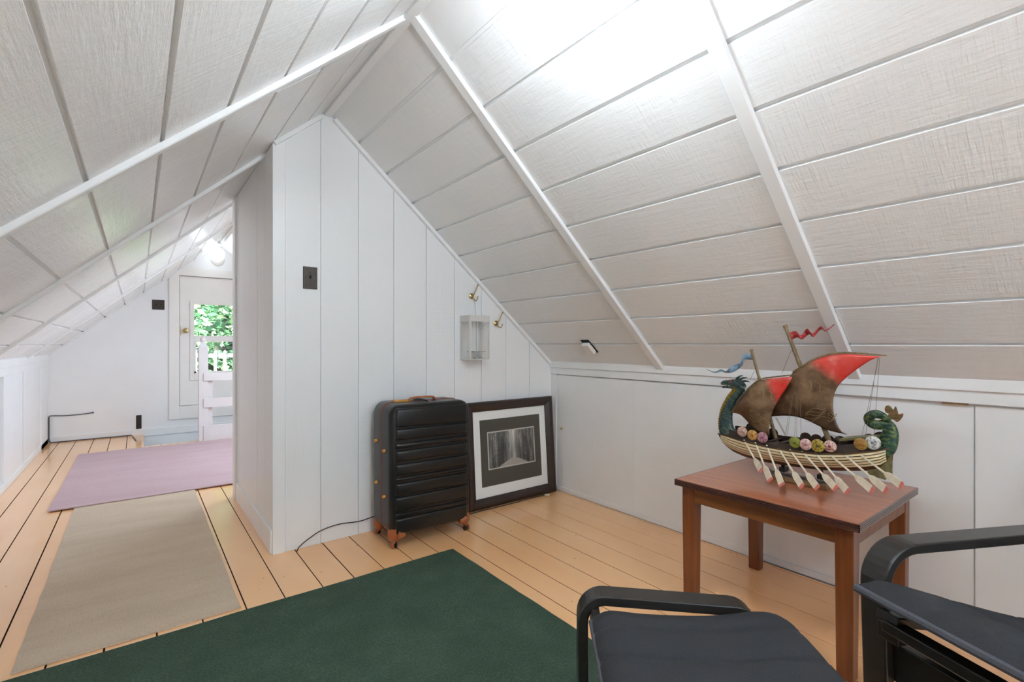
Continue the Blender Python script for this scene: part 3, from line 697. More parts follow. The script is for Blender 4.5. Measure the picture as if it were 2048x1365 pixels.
# ------------------------------------------------------------------ side table
TX0, TX1, TY0, TY1, TZ = 1.703, 2.322, .52, 1.152, .5
tcx, tcy = (TX0+TX1)/2, (TY0+TY1)/2
t = empty('side_table', (tcx, tcy, 0), 0, 'square brown wooden side table with reeded edge under the ship model', 'table')
hx, hy = (TX1-TX0)/2, (TY1-TY0)/2
MB().box(-hx+.004, hx-.004, -hy+.004, hy-.004, TZ-.026, TZ).build('table_top', M_tabletop, t, bevel=.002)
M_edge = wood('table_edge_wood', (56, 24, 16), (70, 32, 22), (84, 42, 28), 'y', .18, .7)
for k in range(4):
    z = TZ-.0035-k*.0062; m = MB(); rr = .0034
    m.tube([(-hx+.003, -hy+.003, z), (hx-.003, -hy+.003, z), (hx-.003, hy-.003, z), (-hx+.003, hy-.003, z), (-hx+.003, -hy+.003, z)], rr, 8, cap=False)
    m.build('edge_reed', M_edge, t, True)
lg = .052; ix, iy = hx-.022, hy-.022
for sx in (-1, 1):
    for sy in (-1, 1):
        x, y = sx*(ix-lg/2), sy*(iy-lg/2); r0, r1 = lg/2*.88, lg/2
        MB().loft([[(x-a, y-a, z), (x+a, y-a, z), (x+a, y+a, z), (x-a, y+a, z)] for a, z in ((r0, 0), (r0, .004), (r1, .40), (r1, TZ-.026))]).build('leg', M_tableleg, t, bevel=.003)
for sx in (-1, 1): MB().box(sx*(ix-.012)-.010, sx*(ix-.012)+.010, -iy+lg, iy-lg, TZ-.083, TZ-.027).build('apron', M_apron, t, bevel=.002)
for sy in (-1, 1): MB().box(-ix+lg, ix-lg, sy*(iy-.012)-.010, sy*(iy-.012)+.010, TZ-.083, TZ-.027).build('apron', M_apron, t, bevel=.002)

# ------------------------------------------------------------------ dragon ship model (local y: bow +, stern -)
SX, SY, SZ = 2.0, .82, TZ+.0005
ship = empty('ship_model', (SX, SY, SZ), 0, 'dragon headed longship model with copper and red sails on the table', 'model ship')
def off(y, z, dx):
    """a point seen on the centre plane moved to the plane dx off centre"""
    k = (SX+dx)/SX; return (dx, (SY+y)*k-SY, CAM_H+(z+SZ-CAM_H)*k-SZ)
sheer = [(.3075, .150), (.26, .152), (.18, .145), (.085, .140), (-.02, .139), (-.1, .143), (-.185, .157), (-.255, .175), (-.3038, .192)]
keel = [(.3075, .136), (.3012, .1207), (.275, .099), (.2453, .0824), (.1917, .0687), (.1072, .0637), (.023, .066), (-.0792, .072), (-.147, .082), (-.2232, .098), (-.2711, .112), (-.3038, .150)]
def beam(y):
    tt = (y-.005)/.305; return .062*max(0., 1-abs(tt)**2.4)**.75+.004
ST = [.3075-.6113*k/40 for k in range(41)]
def hull_pt(y, q, s, puff=0.):
    zs, zk = interp(sheer, y), interp(keel, y); b = beam(y)+puff
    a = q*PI/2
    return (s*b*math.cos(a)**.75 if q < 1 else 0., y, zs+(zk-zs)*(q**.9))
def cream_wood(name, c1, c2, c3): return noisy(name, c1, c2, (60, 6, 220), .5, 'obj', .3, .001, .3, .7)
M_cream = noisy('cream_planking', (196, 176, 130), (232, 218, 180), (60, 9, 160), .45, 'obj', .2, .001)
M_hull = noisy('dark_hull_wood', (58, 38, 20), (92, 62, 32), (50, 12, 90), .4, 'obj', .2, .001)
M_deck = noisy('dark_deck_wood', (36, 24, 18), (62, 42, 28), (60, 12, 60), .5, 'obj')
m = MB(); NQ = 12
m.loft([[hull_pt(y, q/NQ, 1) for q in range(NQ+1)]+[hull_pt(y, 1-q/NQ, -1) for q in range(1, NQ+1)] for y in ST], close=True)
hull = m.build('hull', M_hull, ship, True)
for s in (-1, 1):
    for k in range(5):
        q0, q1 = .015+k*.15, .015+(k+1)*.15-.038; m = MB()
        m.loft([[hull_pt(y, q0, s, -.001), hull_pt(y, q0+.004, s, .0022), hull_pt(y, (q0+q1)/2, s, .0036), hull_pt(y, q1-.004, s, .0044), hull_pt(y, q1, s, -.001)] for y in ST[1:-1]])
        m.build('strake', M_cream, hull, True)
    MB().tube([hull_pt(y, 0, s, .002) for y in ST], .0035, 6).build('gunwale', M_hull, hull, True)
bul = [(.2392, .1893), (.1859, .1887), (.1347, .176), (.0749, .1704), (-.0072, .1737), (-.0839, .182), (-.147, .189), (-.2, .205), (-.2711, .2246)]
YS = [.25-.53*k/26 for k in range(27)]
for s in (-1, 1):
    m = MB(); rings = []
    for y in YS:
        b = beam(y)*.93-.004; z0 = interp(sheer, y)-.004; z1 = interp(bul, y)-(.012 if s < 0 else 0)
        rings.append([(s*b, y, z0), (s*(b+.002), y, z0), (s*(b-.004), y, z1), (s*(b-.0075), y, z1)])
    m.loft(rings); m.build('bulwark', M_deck, ship, True)
m = MB(); rings = []
for y in YS: b = beam(y)*.93-.006; z = interp(sheer, y)+.004; rings.append([(-b, y, z), (b, y, z), (b, y, z-.004), (-b, y, z-.004)])
m.loft(rings); m.build('deck', M_deck, ship)
for k in range(9):
    y = .2-k*.042; b = beam(y)*.85; z = interp(sheer, y)+.022
    MB().box(-b, b, y-.007, y+.007, z-.005, z).build('thwart', M_deck, ship, bevel=.001)
# stern castle deck and rudder
MB().loft([[(-.04, -.16, .196), (.04, -.16, .196), (.04, -.16, .204), (-.04, -.16, .204)], [(-.034, -.27, .222), (.034, -.27, .222), (.034, -.27, .23), (-.034, -.27, .23)]]).build('stern_deck', noisy('olive_wood', (84, 78, 46), (122, 112, 70), (40, 40, 40), .5), ship)
MB().loft([[(-.006, -.235, .088), (.006, -.235, .088), (.006, -.235, .115), (-.006, -.235, .115)], [(-.008, -.285, .082), (.008, -.285, .082), (.008, -.285, .15), (-.008, -.285, .15)], [(-.006, -.302, .10), (.006, -.302, .10), (.006, -.302, .178), (-.006, -.302, .178)]]).build('sternpost', noisy('olive_wood', (84, 78, 46), (122, 112, 70), (40, 40, 40), .5), ship)
# dragon neck, head, tail
def dragon_mat(name, a, b, c):
    m, nt, bs = new_mat(name)
    f = noise(nt, mapped(nt, (40, 60, 130), 'obj'), 1., 4., .6)
    col_ = ramp(nt, f, [(.3, srgb(*a)), (.5, srgb(*b)), (.66, srgb(*c))]); nt.links.new(col_, bs.inputs['Base Color'])
    bs.inputs['Roughness'].default_value = .3; bs.inputs['Metallic'].default_value = .25; bump(nt, bs, f, .7, .004); return m
M_drag = dragon_mat('dragon_scales', (22, 34, 38), (52, 74, 74), (88, 100, 78))
M_tail = dragon_mat('dragon_tail_scales', (24, 40, 36), (46, 78, 60), (122, 122, 50))
M_gold = dragon_mat('dragon_gold', (120, 92, 26), (168, 136, 46), (60, 62, 40))
npth = resample([(0, .262, .150), (0, .275, .172), (0, .2795, .205), (0, .273, .253), (0, .2515, .302), (0, .2262, .336), (0, .215, .357)], 26)
nrad = [interp([(0, .036), (.18, .032), (.4, .027), (.7, .021), (.88, .0195), (1, .022)], k/25) for k in range(26)]
MB().tube(npth, nrad, 14, flat=.62, flat_dir=(1, 0, 0)).build('dragon_neck', M_drag, ship, True)
for k in range(3, 25):
    p = npth[k]; tdir = (npth[k+1 if k < 25 else k]-npth[k-1]).normalized(); outv = Vector((0, tdir.z, -tdir.y))
    c_ = p+outv*nrad[k]*.72
    MB().tube([c_-tdir*.005+outv*-.003, c_, c_+tdir*.004+outv*.003], [.012, .0145, .007], 10).build('neck_plate', M_gold, ship, True)
m = MB()
m.tube(resample([(0, .205, .352), (0, .222, .367), (0, .245, .374), (0, .27, .3735), (0, .288, .371), (0, .299, .3665)], 12), [.019, .022, .0225, .021, .018, .0155, .0135, .012, .011, .0105, .0095, .006], 12, flat=.8, flat_dir=(1, 0, 0))
m.tube(resample([(0, .232, .357), (0, .255, .356), (0, .278, .355), (0, .294, .352)], 8), [.012, .010, .0085, .0075, .007, .006, .0055, .004], 10, flat=.8, flat_dir=(1, 0, 0))
head = m.build('dragon_head', M_drag, ship, True)
for p in ([(0, .225, .385), (.0, .205, .396), (.0, .186, .4)], [(.008, .218, .38), (.012, .198, .384), (.014, .182, .380)], [(-.010, .218, .374), (-.014, .2, .372), (-.015, .182, .366)], [(-.008, .216, .362), (-.012, .2, .356), (-.012, .188, .348)], [(0, .232, .39), (0, .218, .403), (0, .203, .406)], [(0, .21, .35), (0, .197, .343), (0, .19, .336)]):
    MB().tube(resample(p, 8), [.006, .0056, .005, .0044, .0036, .0028, .002, .0008], 7).build('horn', M_drag, head, True)
for s in (-1, 1): MB().lathe([(.001, -.004), (.004, -.002), (.005, 0), (.004, .002), (.001, .004)], 10, (s*.015, .249, .382), (1, 0, 0)).build('eye', simple('red_eye', (150, 40, 30), .3), head, True)
for k in range(5): MB().tube([(-.006+.003*(k % 2)*2, .262+.007*k, .363), (-.006+.003*(k % 2)*2, .262+.007*k, .357)], [.0022, .0004], 6).build('tooth', simple('ivory', (220, 212, 190), .4), head, True)
tp = resample([(0, -.262, .168), (0, -.283, .19), (0, -.2935, .222), (0, -.296, .248), (0, -.288, .268), (0, -.2632, .2625), (0, -.243, .2684), (0, -.2395, .286), (.0, -.2575, .3005), (.0, -.2787, .297), (.0, -.292, .286), (0, -.298, .292)], 44)
tr_ = [interp([(0, .034), (.1, .031), (.3, .0245), (.42, .019), (.5, .0165), (.7, .0155), (.85, .0145), (1, .007)], k/43) for k in range(44)]
tp = [Vector((.004*math.sin(k/43*PI*2)+(-.012 if k > 27 else 0)*min(1, (k-27)/6 if k > 27 else 0), p.y, p.z)) for k, p in enumerate(tp)]
MB().tube(tp, tr_, 14, flat=.62, flat_dir=(1, 0, 0)).build('dragon_tail', M_tail, ship, True)
leaf = [(-.2904, .2796), (-.2866, .2931), (-.2962, .305), (-.286, .309), (-.2835, .32), (-.2866, .3306), (-.294, .334), (-.3, .331), (-.305, .322), (-.3075, .3188), (-.3105, .327), (-.3132, .3333), (-.3165, .327), (-.3188, .3177), (-.3214, .3065), (-.327, .309), (-.3336, .3125), (-.334, .303), (-.3299, .294), (-.324, .285), (-.3169, .2797), (-.3094, .286), (-.3038, .2882)]
MB().prism(leaf, 'x', -.012, -.005).build('tail_fin', dragon_mat('tail_fin_paint', (70, 70, 40), (112, 92, 52), (150, 84, 60)), ship, bevel=.0025)
# sails
def sail_mat(name, red_dir, r0, r1):
    m, nt, bs = new_mat(name)
    co = mapped(nt, (1, 1, 1), 'obj')
    f = noise(nt, mapped(nt, (14, 14, 14), 'obj'), 1., 4., .6); fine = noise(nt, mapped(nt, (90, 90, 90), 'obj'), 1., 3.)
    brown = ramp(nt, f, [(.25, srgb(66, 42, 24)), (.45, srgb(98, 70, 46)), (.6, srgb(128, 100, 72)), (.78, srgb(142, 118, 92))])
    dp = N(nt, 'ShaderNodeVectorMath', operation='DOT_PRODUCT'); nt.links.new(co, dp.inputs[0]); dp.inputs[1].default_value = red_dir
    v = math_n(nt, 'ADD', dp.outputs['Value'], math_n(nt, 'MULTIPLY', f, .03))
    mask = ramp(nt, v, [(0, (0,0,0,1)), (1, (1,1,1,1))]); mr = N(nt, 'ShaderNodeMapRange'); mr.inputs[1].default_value = r0; mr.inputs[2].default_value = r1
    nt.links.new(v, mr.inputs[0])
    red = ramp(nt, f, [(.35, srgb(204, 42, 32)), (.55, srgb(206, 74, 62)), (.75, srgb(214, 128, 120))])
    mx = N(nt, 'ShaderNodeMixRGB'); nt.links.new(mr.outputs[0], mx.inputs[0]); nt.links.new(brown, mx.inputs[1]); nt.links.new(red, mx.inputs[2])
    sep = N(nt, 'ShaderNodeSeparateXYZ'); nt.links.new(co, sep.inputs[0])
    low = N(nt, 'ShaderNodeMapRange'); low.inputs[1].default_value = .345; low.inputs[2].default_value = .30  # lower sail darkened in colour, mostly the main, as shade behind the fore sail
    nt.links.new(math_n(nt, 'ADD', sep.outputs[2], math_n(nt, 'MULTIPLY', f, .05)), low.inputs[0])
    dk = N(nt, 'ShaderNodeMixRGB', blend_type='MULTIPLY'); nt.links.new(math_n(nt, 'MULTIPLY', low.outputs[0], .75 if 'main' in name else .15), dk.inputs[0]); nt.links.new(mx.outputs[0], dk.inputs[1]); dk.inputs[2].default_value = (.3, .22, .16, 1)
    nt.links.new(dk.outputs[0], bs.inputs['Base Color']); bs.inputs['Roughness'].default_value = .36; bs.inputs['Metallic'].default_value = .2
    bump(nt, bs, fine, .15, .001); return m
def coons(top, bot, left, right, bulge, base, nu=26, nv=20):
    T = resample([(0, a, b) for a, b in top], nu+1); B = resample([(0, a, b) for a, b in bot], nu+1)
    Rr = resample([(0, a, b) for a, b in right], nv+1)
    Lf = resample([(0, a, b) for a, b in left], nv+1) if left else [T[0]]*(nv+1)
    rows = []
    for j in range(nv+1):
        v = j/nv; row = []
        for i in range(nu+1):
            u = i/nu
            p = (1-v)*T[i]+v*B[i]+(1-u)*Lf[j]+u*Rr[j]-((1-u)*(1-v)*T[0]+u*(1-v)*T[-1]+(1-u)*v*B[0]+u*v*B[-1])
            row.append((base+bulge*math.sin(PI*u)*math.sin(PI*v), p.y, p.z))
        rows.append(row)
    m = MB(); n = nu+1
    return m.add([q for r in rows for q in r], [(j*n+i, j*n+i+1, (j+1)*n+i+1, (j+1)*n+i) for j in range(nv) for i in range(nu)])
fore_top = [(.2453, .2503), (.2153, .3002), (.1859, .3375), (.1347, .3867), (.0856, .4008), (.0435, .4087), (.0028, .4136)]
fore_bot = [(.2453, .2503), (.2093, .2473), (.1859, .231), (.1572, .2032), (.1347, .1858), (.1099, .1769), (.0882, .1726)]
fore_right = [(.0028, .4136), (.023, .3721), (.0539, .3208), (.0749, .2748), (.0866, .2293), (.0882, .1726)]
main_top = [(.0128, .4307), (-.0365, .4629), (-.0839, .4877), (-.1382, .5015), (-.19, .5024), (-.2313, .4983), (-.2711, .4958)]
main_left = [(.0128, .4307), (.038, .3939), (.075, .3321), (.096, .2919), (.105, .2450)]
main_bot = [(.105, .2450), (.0802, .2514), (.0435, .2576), (.0028, .2586), (-.0365, .2502), (-.0745, .2343), (-.1113, .2214), (-.1687, .2142)]
main_right = [(-.2711, .4958), (-.2434, .4856), (-.2025, .4538), (-.1644, .4175), (-.1382, .3834), (-.1248, .3421), (-.1248, .2915), (-.136, .2475), (-.1513, .2221), (-.1687, .2142)]
coons(fore_top, fore_bot, None, fore_right, -.024, -.020).build('fore_sail', sail_mat('fore_sail_paint', (0, -.85, .35), .065, .085), ship, True, solid=.0016)
coons(main_top, main_bot, main_left, main_right, -.016, .012).build('main_sail', sail_mat('main_sail_paint', (0, -.6, .75), .385, .42), ship, True, solid=.0016)
M_etch = simple('etched_gold', (170, 142, 92), .4, .6)
def etch(cy, cz, dx, n, w_, h_, tilt):
    m = MB()
    for k in range(n):
        z = cz+h_*k/n
        pts = [off(cy+w_*(q/6-.5), z+tilt*(q/6-.5)*w_+.006*math.sin(q*1.1+k), dx) for q in range(7)]
        m.tube(pts, .0007, 5)
    m.build('etched_lines', M_etch, ship, True)
etch(.150, .222, -.044, 5, .055, .045, .5); etch(.105, .21, -.040, 4, .03, .03, .3); etch(-.07, .258, -.006, 5, .07, .045, -.35); etch(-.125, .262, -.004, 4, .03, .03, -.2)
for cy, cz, dx in ((.118, .353, -.041), (.09, .345, -.043), (-.055, .395, -.006), (-.085, .39, -.007)):
    MB().tube([off(cy+.010, cz+.004, dx), off(cy, cz, dx), off(cy+.001, cz-.03, dx), off(cy-.010, cz-.026, dx)], .0011, 5).build('etched_lines', M_etch, ship, True)
M_mast = noisy('mast_wood', (96, 76, 50), (146, 122, 86), (90, 90, 14), .55, 'obj', .4, .001)
def mast(a, b, r0, r1):
    A_, B_ = Vector(off(*a, .03)), Vector(off(*b, .03)); pts = [A_.lerp(B_, k/10) for k in range(11)]
    o = MB().tube(pts, [r0+(r1-r0)*k/10 for k in range(11)], 10).build('mast', M_mast, ship, True)
    for k in (0, 2, 3): MB().tube([pts[k], pts[k].lerp(pts[k+1], .25)], [r0*1.3, r0*1.3], 10).build('mast_band', M_mast, o, True)
mast((.0393, .6123), (-.1271, .15), .0062, .0092); mast((.1698, .5162), (.067, .145), .0048, .0075)
def spar(pts, dx, r, nm='yard'):
    MB().tube([(dx, p.y, p.z) for p in resample([(0, a, b+.003) for a, b in pts], 24)], [r*interp([(0, .6), (.4, 1), (.8, 1), (1, .55)], k/23) for k in range(24)], 8).build(nm, M_mast, ship, True)
spar([(.0154, .4274), (-.0365, .4645), (-.0839, .4897), (-.1382, .5035), (-.19, .5043), (-.2313, .5007), (-.2835, .497)], .012, .0035)
spar([(.2483, .247), (.2153, .3032), (.1859, .3404), (.1347, .3896), (.0856, .4036), (.0435, .4108), (-.0072, .4194)], -.012, .003)
def pennant(prs, mat, dx):
    U = resample([(0, a, b) for a, b, _, _ in prs], 40); L = resample([(0, c, d) for _, _, c, d in prs], 40)
    m = MB(); vs = []
    for k in range(40): xx = dx+.012*math.sin(k*.55)*min(1, k/8); vs += [off(U[k].y, U[k].z, xx), off(L[k].y, L[k].z, xx+.002)]
    m.add(vs, [(2*k, 2*k+1, 2*k+3, 2*k+2) for k in range(39)]); m.build('pennant', mat, ship, True, solid=.0012)
pennant([(.0306, .5769, .0179, .5498), (.010, .5865, .003, .560), (-.0022, .5882, -.0096, .563), (-.0200, .572, -.0244, .556), (-.0413, .5968, -.0485, .5757), (-.06, .578, -.0628, .565), (-.0862, .6044, -.0885, .5931), (-.1023, .5902, -.1045, .585), (-.1315, .6107, -.1324, .6087)], noisy('red_pennant_paint', (150, 40, 42), (186, 66, 66), (60, 60, 60), .4), .028)
pennant([(.1655, .4961, .1601, .4735), (.19, .4985, .185, .474), (.2034, .4926, .1976, .4725), (.2153, .4604, .2093, .4461), (.2514, .4445, .2423, .4213), (.2792, .4226, .276, .4138), (.3012, .4295, .298, .42), (.3333, .4159, .332, .4123), (.3695, .4291, .3688, .4273)], noisy('blue_pennant_paint', (84, 110, 136), (140, 166, 186), (70, 70, 70), .4), .028)
# shields, near and far side
scol = [(196, 168, 150), (186, 148, 74), (178, 132, 140), (128, 130, 48), (206, 172, 164), (164, 142, 56), (212, 180, 168), (150, 122, 50), (208, 206, 200)]
spos = [(.2064, .1734), (.164, .1652), (.1236, .1616), (.0013, .1611), (-.0365, .1598), (-.0778, .1614), (-.1181, .1661), (-.2129, .1897), (-.2486, .2003)]
sacc = [(150, 104, 96), (150, 86, 40), (130, 78, 92), (84, 96, 30), (160, 110, 110), (92, 78, 24), (130, 60, 50), (140, 80, 34), (120, 118, 116)]
for k, (y, z) in enumerate(spos):
    for s in (-1, 1):
        if s < 0: p = off(y, z, -(beam(y)*.93+.004))
        else: p = (beam(y)*.93+.002, y-.012, z+.012)
        r = .0205 if k not in (5, 8) else .023
        cm = noisy('shield_paint_%d' % k, sacc[k], scol[k], (130, 130, 130), .4, 'obj', .2, .001, .38, .52) if s < 0 else M_deck
        so = MB().lathe([(.0005, 0), (r, 0), (r, .003), (r*.8, .0055), (r*.35, .007), (.0005, .007)], 20, p, (s, 0, 0)).build('shield', cm, ship, True)
        MB().lathe([(.0005, .0065), (.0055, .0065), (.004, .011), (.0005, .0125)], 10, p, (s, 0, 0)).build('shield_boss', simple('boss_paint_%d' % k, sacc[k], .4), so, True)
# oars along the near side
oars = [((.167, .1435), (.0437, .0705)), ((.1197, .1401), (.0114, .0418)), ((.0741, .1368), (-.0295, .0336)), ((.0276, .1341), (-.096, .0442)), ((-.0131, .136), (-.1438, .0507)), ((-.0553, .1373), (-.1995, .0615)), ((-.0992, .1386), (-.2331, .0583)), ((-.1413, .1438), (-.3007, .079)), ((-.1832, .1514), (-.3363, .0876)), ((-.2251, .1591), (-.374, .1112))]
M_oar = noisy('oar_paint', (214, 200, 174), (232, 222, 200), (60, 60, 60), .5)
M_oartip = simple('oar_tip_red', (206, 116, 104), .5)
for (y0, z0), (y1, z1) in oars:
    a = Vector((-(beam(y0)+.001), y0, z0)); b = Vector((-.18, y1, z1)); dv = (b-a); tt = dv.normalized()
    fl_ = Vector((1, 0, 0))-tt*tt.x; fl_.normalize()                 # blade normal roughly athwart
    sd = tt.cross(fl_)
    m = MB(); c1 = a+dv*.60
    m.tube([a-tt*.012, a+dv*.3, c1], [.0032, .0032, .0036], 7)
    bl = [(.60, .0036), (.66, .0095), (.72, .0115), (.95, .012)]
    rings = [[a+dv*q+sd*w_*sgx+fl_*.0016*sgy for sgx, sgy in ((-1, -1), (1, -1), (1, 1), (-1, 1))] for q, w_ in bl]
    m.loft(rings); o = m.build('oar', M_oar, ship, True)
    rings = [[a+dv*q+sd*w_*sgx+fl_*.0018*sgy for sgx, sgy in ((-1, -1), (1, -1), (1, 1), (-1, 1))] for q, w_ in ((.95, .0122), (.985, .0118), (1.0, .010))]
    MB().loft(rings).build('oar_tip', M_oartip, o)
# rigging
rig = [((-.2652, .4918), (-.217, .2231)), ((-.2613, .4894), (-.2272, .2246)), ((-.2672, .4909), (-.2514, .2281)), ((.0179, .3079), (.0357, .187)), ((.01, .335), (.03, .187)), ((-.0022, .3312), (.0028, .1765)), ((-.006, .33), (-.004, .1765)), ((-.017, .3219), (-.0205, .1767)), ((.0154, .5122), (.0487, .4247)), ((.1572, .4309), (.1744, .39)), ((.0749, .2473), (.0383, .182)), ((.0720, .2473), (.0343, .180)), ((.0696, .2479), (.0306, .1793)), ((.2453, .2503), (.262, .25)), ((-.115, .215), (-.15, .184)), ((-.122, .212), (-.158, .186)), ((-.129, .209), (-.166, .188)), ((-.136, .207), (-.172, .190))]
M_line = simple('rigging_thread', (108, 96, 80), .8)
for a, b in rig: MB().tube([off(a[0], a[1], -.034), off(b[0], b[1], -.034)], .0006, 5).build('rigging_line', M_line, ship)
for a, b in (((.0639, .3479), (.06, .30)), ((.115, .352), (.10, .342)), ((-.05, .40), (-.075, .415)), ((-.02, .345), (-.02, .29)), ((-.09, .385), (-.09, .30))):
    MB().tube([(-.036, a[0], a[1]), (-.036, (a[0]+b[0])/2, (a[1]+b[1])/2-.006), (-.036, b[0], b[1])], .0009, 5).build('rigging_line', M_line, ship)
# stand: wooden plaque base, clear cradle, black clamps
std = MB().box(.005, .075, -.105, .115, .0, .018).build('stand_base', wood('plaque_wood', (110, 74, 44), (132, 94, 60), (150, 112, 76), 'y', .4, .2), ship, bevel=.002)
MB().box(.0035, .005, -.05, .04, .004, .015).build('name_plate', noisy('worn_brass_plate', (120, 92, 58), (156, 126, 84), (200, 260, 200), .5), std)
MB().box(.02, .06, -.115, .12, .018, .034).build('stand_cradle', M_acrylic, ship, bevel=.002)
for y in (.056, -.08):
    MB().box(.012, .05, y-.011, y+.011, .034, .052).build('clamp', M_black, ship, bevel=.002)
    MB().tube([(.03, y, .05), (.018, y, interp(keel, y)+.002)], .007, 8).build('clamp_post', M_black, ship, True)

# ------------------------------------------------------------------ footstool and armchair (black bent wood)
M_bent = noisy('black_bentwood', (36, 34, 32), (46, 43, 40), (20, 20, 120), .3, 'obj')
M_fab = noisy('black_canvas', (44, 45, 48), (58, 59, 62), (500, 500, 500), .9, 'obj', .25, .001, spec=.2)
M_pipe = noisy('grey_piping', (66, 67, 74), (82, 83, 90), (400, 400, 400), .9, 'obj', .2, .001)
def cushion(path, lat, halfw, thick, seams, rnd=.5, nl=28):
    """padded mat along path; lat = lateral unit; seams: list of lateral positions (-1..1) or path fractions"""
    path = [Vector(p) for p in path]; lat = Vector(lat); m = len(path); rings = []
    L = [0]
    for a, b in zip(path, path[1:]): L.append(L[-1]+(b-a).length)
    for i, p in enumerate(path):
        tdir = (path[min(i+1, m-1)]-path[max(i-1, 0)]).normalized(); nn = lat.cross(tdir).normalized()
        if nn.z < 0: nn = -nn
        e0 = min(L[i], L[-1]-L[i]); endf = min(1, (e0+.004)/.05)**.5
        row = []
        for k in range(nl):
            u = -1+2*k/(nl-1); ef = max(0, 1-abs(u)**6)**.5
            q = 0
            for kind, pos, wd in seams:
                dd = abs((u if kind == 'u' else L[i]/L[-1])-pos)/wd
                if dd < 1: q = max(q, 1-dd)
            row.append((u, endf*ef, q))
        cut = 1-rnd*(1-min(1, (e0+.01)/.09))**2
        top = [p+lat*u*halfw*cut+nn*thick*.5*f*(1-.45*q) for u, f, q in row]
        bot = [p+lat*u*halfw*cut-nn*thick*.5*f for u, f, q in row[::-1]]
        rings.append(top+bot)
    return MB().loft(rings)
# footstool
d = Vector((.76, -.65, 0)).normalized(); p = Vector((-d.y, d.x, 0))*-1
FO = Vector((.938, .918, 0))
ft = empty('footstool', FO, math.atan2(d.y, d.x), 'black bentwood footstool with dark canvas cushion near the table', 'footstool')
# local x = d ; local y = left of d ; towards camera is -y
for y in (-.03, -.53):
    pa = fillet([(.0, y, .0098), (.0, y, .388), (.43, y, .366), (.44, y, .0098)], .055, 8)
    MB().sweep(pa, (0, 1, 0), .06, .025).build('side_frame', M_bent, ft, bevel=.003)
for x, z in ((.03, .345), (.40, .325)): MB().box(x-.011, x+.011, -.53, -.03, z-.02, z+.02).build('cross_rail', M_bent, ft, bevel=.003)
for x in (.016, .424): MB().box(x-.006, x+.006, -.5, -.06, .10, .14).build('stretcher', M_bent, ft, bevel=.002)
cp = resample([(.016, -.285, .352), (.05, -.285, .364), (.15, -.285, .356), (.3, -.285, .356), (.42, -.285, .370), (.475, -.285, .360), (.492, -.285, .33)], 40)
cu = cushion(cp, (0, 1, 0), .215, .05, [('u', .62, .07), ('u', .12, .07), ('u', -.38, .07), ('u', -.8, .07)], .12).build('cushion', M_fab, ft, True)
MB().tube([(.015, y, .356) for y in (-.48, -.3, -.1)], .006, 8).build('piping', M_pipe, cu, True)
# armchair: front towards -b
b = Vector((.908, -.42, 0)).normalized()
ac = empty('armchair', (1.385, .393, 0), math.atan2(b.y, b.x), 'black bentwood armchair with dark canvas seat beside the table', 'chair')
# local x = backwards, local -y = towards the camera side ; far arm at y=0
for y in (0., -.60):
    pa = fillet([(.74, y, .012), (.02, y, .012), (.0, y, .558), (.60, y, .545)], [.09, .085], 9)
    MB().sweep(pa, (0, 1, 0), .062, .024).build('arm_frame', M_bent, ac, bevel=.004)
for x, z, hh in ((.035, .30, .045), (.5, .2, .04)): MB().box(x-.011, x+.011, -.585, -.015, z-hh, z+hh).build('stretcher', M_bent, ac, bevel=.003)
for y in (-.055, -.545):
    pa = fillet([(-.03, y, .425), (.10, y, .40), (.50, y, .285), (.60, y, .40), (.86, y, .96)], .08, 8)
    MB().sweep(pa, (0, 1, 0), .05, .022).build('seat_frame', M_bent, ac, bevel=.003)
MB().box(-.04, -.005, -.55, -.05, .395, .42).build('front_rail', M_bent, ac, bevel=.003)
for y in (-.04, -.56): MB().box(-.012, .03, y-.025, y+.025, .36, .40).build('bracket', M_black, ac, bevel=.004)
cp = resample([(-.085, -.30, .487), (-.04, -.30, .484), (.1, -.30, .438), (.3, -.30, .372), (.45, -.30, .335), (.55, -.30, .36), (.64, -.30, .50), (.76, -.30, .76), (.87, -.30, 1.0)], 70)
cu = cushion(cp, (0, 1, 0), .285, .06, [('u', .5, .05), ('u', 0, .05), ('u', -.5, .05), ('v', .17, .02), ('v', .34, .02), ('v', .5, .02), ('v', .66, .02), ('v', .83, .02)], .05).build('cushion', M_fab, ac, True)
MB().tube([(-.086, y, .486) for y in (-.575, -.3, -.03)], .009, 8).build('piping', M_pipe, cu, True)

# ------------------------------------------------------------------ outside the far door: deck, picket fence, trees
m = MB(); m.box(-30, 32, YF+.14, 60, -3.2, -3.0); tag(m.build('ground', noisy('lawn', (70, 98, 48), (104, 130, 66), (2, 2, 2), .9, 'pos'), None), kind='structure')
m = MB(); m.box(-1.2, 3.0, YF+.13, 8.6, -.14, -.06); tag(m.build('terrace', noisy('deck_wood', (150, 146, 140), (172, 168, 160), (2, 20, 20), .7, 'pos'), None), kind='structure')
t = empty('picket_railing', (.9, 8.3, -.06), 0, 'white picket deck railing outside the far door window', 'railing')
M_pick = simple('white_exterior_paint', (236, 236, 234), .5)
for a, c_ in ((.90, .955), (.08, .14)): MB().box(-1.6, 1.6, -.02, .02, a, c_).build('rail', M_pick, t, bevel=.003)
for k in range(27):
    x = -1.56+k*.12; MB().prism([(x-.017, 0.02), (x+.017, .02), (x+.017, .985), (x, 1.01), (x-.017, .985)], 'y', -.04, -.022).build('picket', M_pick, t)
leafm = []
for nm, c in (('leaf_dark', (70, 118, 84)), ('leaf_mid', (112, 166, 118)), ('leaf_light', (172, 208, 158))):
    mm, nt, bs = new_mat(nm); bs.inputs['Base Color'].default_value = srgb(*c); bs.inputs['Roughness'].default_value = .45
    bs.inputs['Transmission Weight'].default_value = 0
    leafm.append(mm)
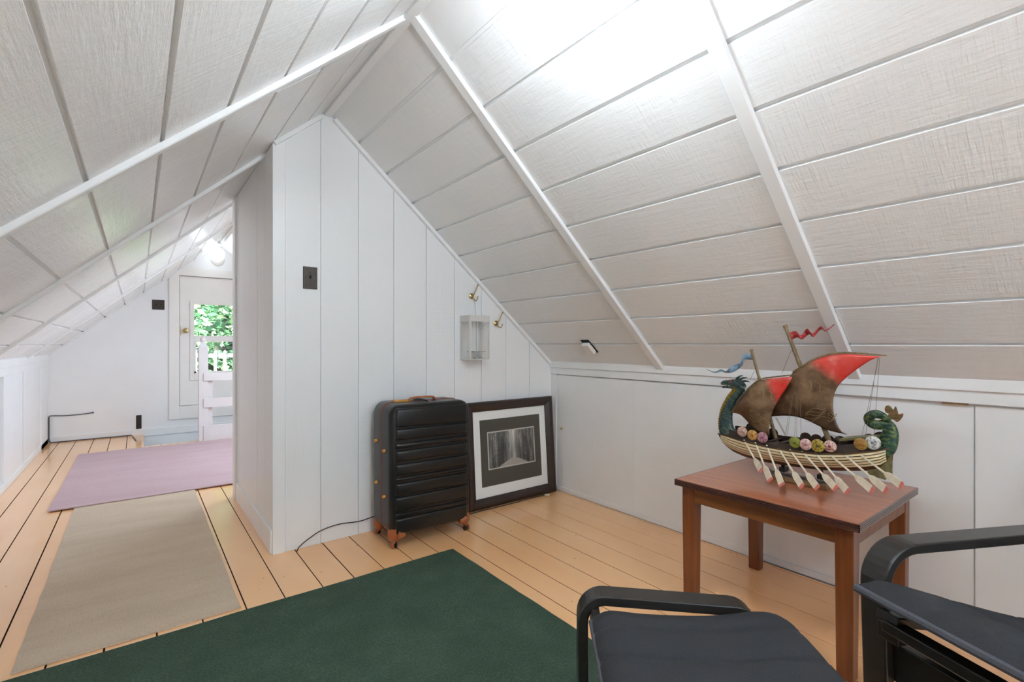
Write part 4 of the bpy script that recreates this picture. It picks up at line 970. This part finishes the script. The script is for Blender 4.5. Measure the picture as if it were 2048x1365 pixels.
M_bark = noisy('bark', (52, 46, 44), (84, 74, 68), (14, 14, 3), .9, 'obj', .8, .02)
def tree(x, y, zb, ht, tr, rad, n, label, seed, zlo=0.):
    rr = random.Random(seed); t = empty('tree', (x, y, zb), 0, label, 'tree', None)
    tp = [(0, 0, 0), (.1, 0, ht*.25), (.02, .1, ht*.5), (.2, .1, ht*.75)]
    MB().tube(resample(tp, 12), [tr*(1-.06*k) for k in range(12)], 12).build('trunk', M_bark, t, True)
    br = MB()
    for k in range(9):
        a = rr.uniform(0, 2*PI); z = rr.uniform(.35, .7)*ht
        br.tube([(.05, .05, z), (math.cos(a)*rad*.4, math.sin(a)*rad*.4, z+rad*.2), (math.cos(a)*rad*.8, math.sin(a)*rad*.8, z+rad*.3)], [tr*.35, tr*.2, tr*.06], 6)
    br.build('branches', M_bark, t, True)
    cl = [(rr.gauss(0, .42)*rad, rr.gauss(0, .42)*rad, zlo+rr.random()*(ht-zlo)) for _ in range(46)]
    for mi, mm in enumerate(leafm):
        vs = []; fs = []
        for _ in range(n//3):
            c_ = rr.choice(cl); q = Vector((rr.gauss(c_[0], .35), rr.gauss(c_[1], .35), rr.gauss(c_[2], .3)))
            ax = Vector((rr.uniform(-1, 1), rr.uniform(-1, 1), rr.uniform(-.6, .6))).normalized(); bx = ax.orthogonal().normalized()
            bx = Matrix.Rotation(rr.uniform(0, 6.28), 3, ax) @ bx; s = rr.uniform(.06, .12); o = len(vs)
            vs += [q-ax*s, q+bx*s*.45, q+ax*s, q-bx*s*.45]; fs.append((o, o+1, o+2, o+3))
        lo = MB().add(vs, fs).build('foliage', mm, t); lo['kind'] = 'stuff'
tree(1.65, 13.2, -3.0, 8.0, .26, 2.4, 15000, 'leafy green tree with a thick dark trunk straight outside the window', 3, 2.6)
tree(1.0, 21.5, -3.0, 8.5, .2, 2.6, 13000, 'bushy green tree some way behind the thick trunk outside', 5, 1.2)
tree(4.2, 30.0, -3.0, 11.0, .2, 2.8, 14000, 'taller green tree farther back outside the window', 9, .8)
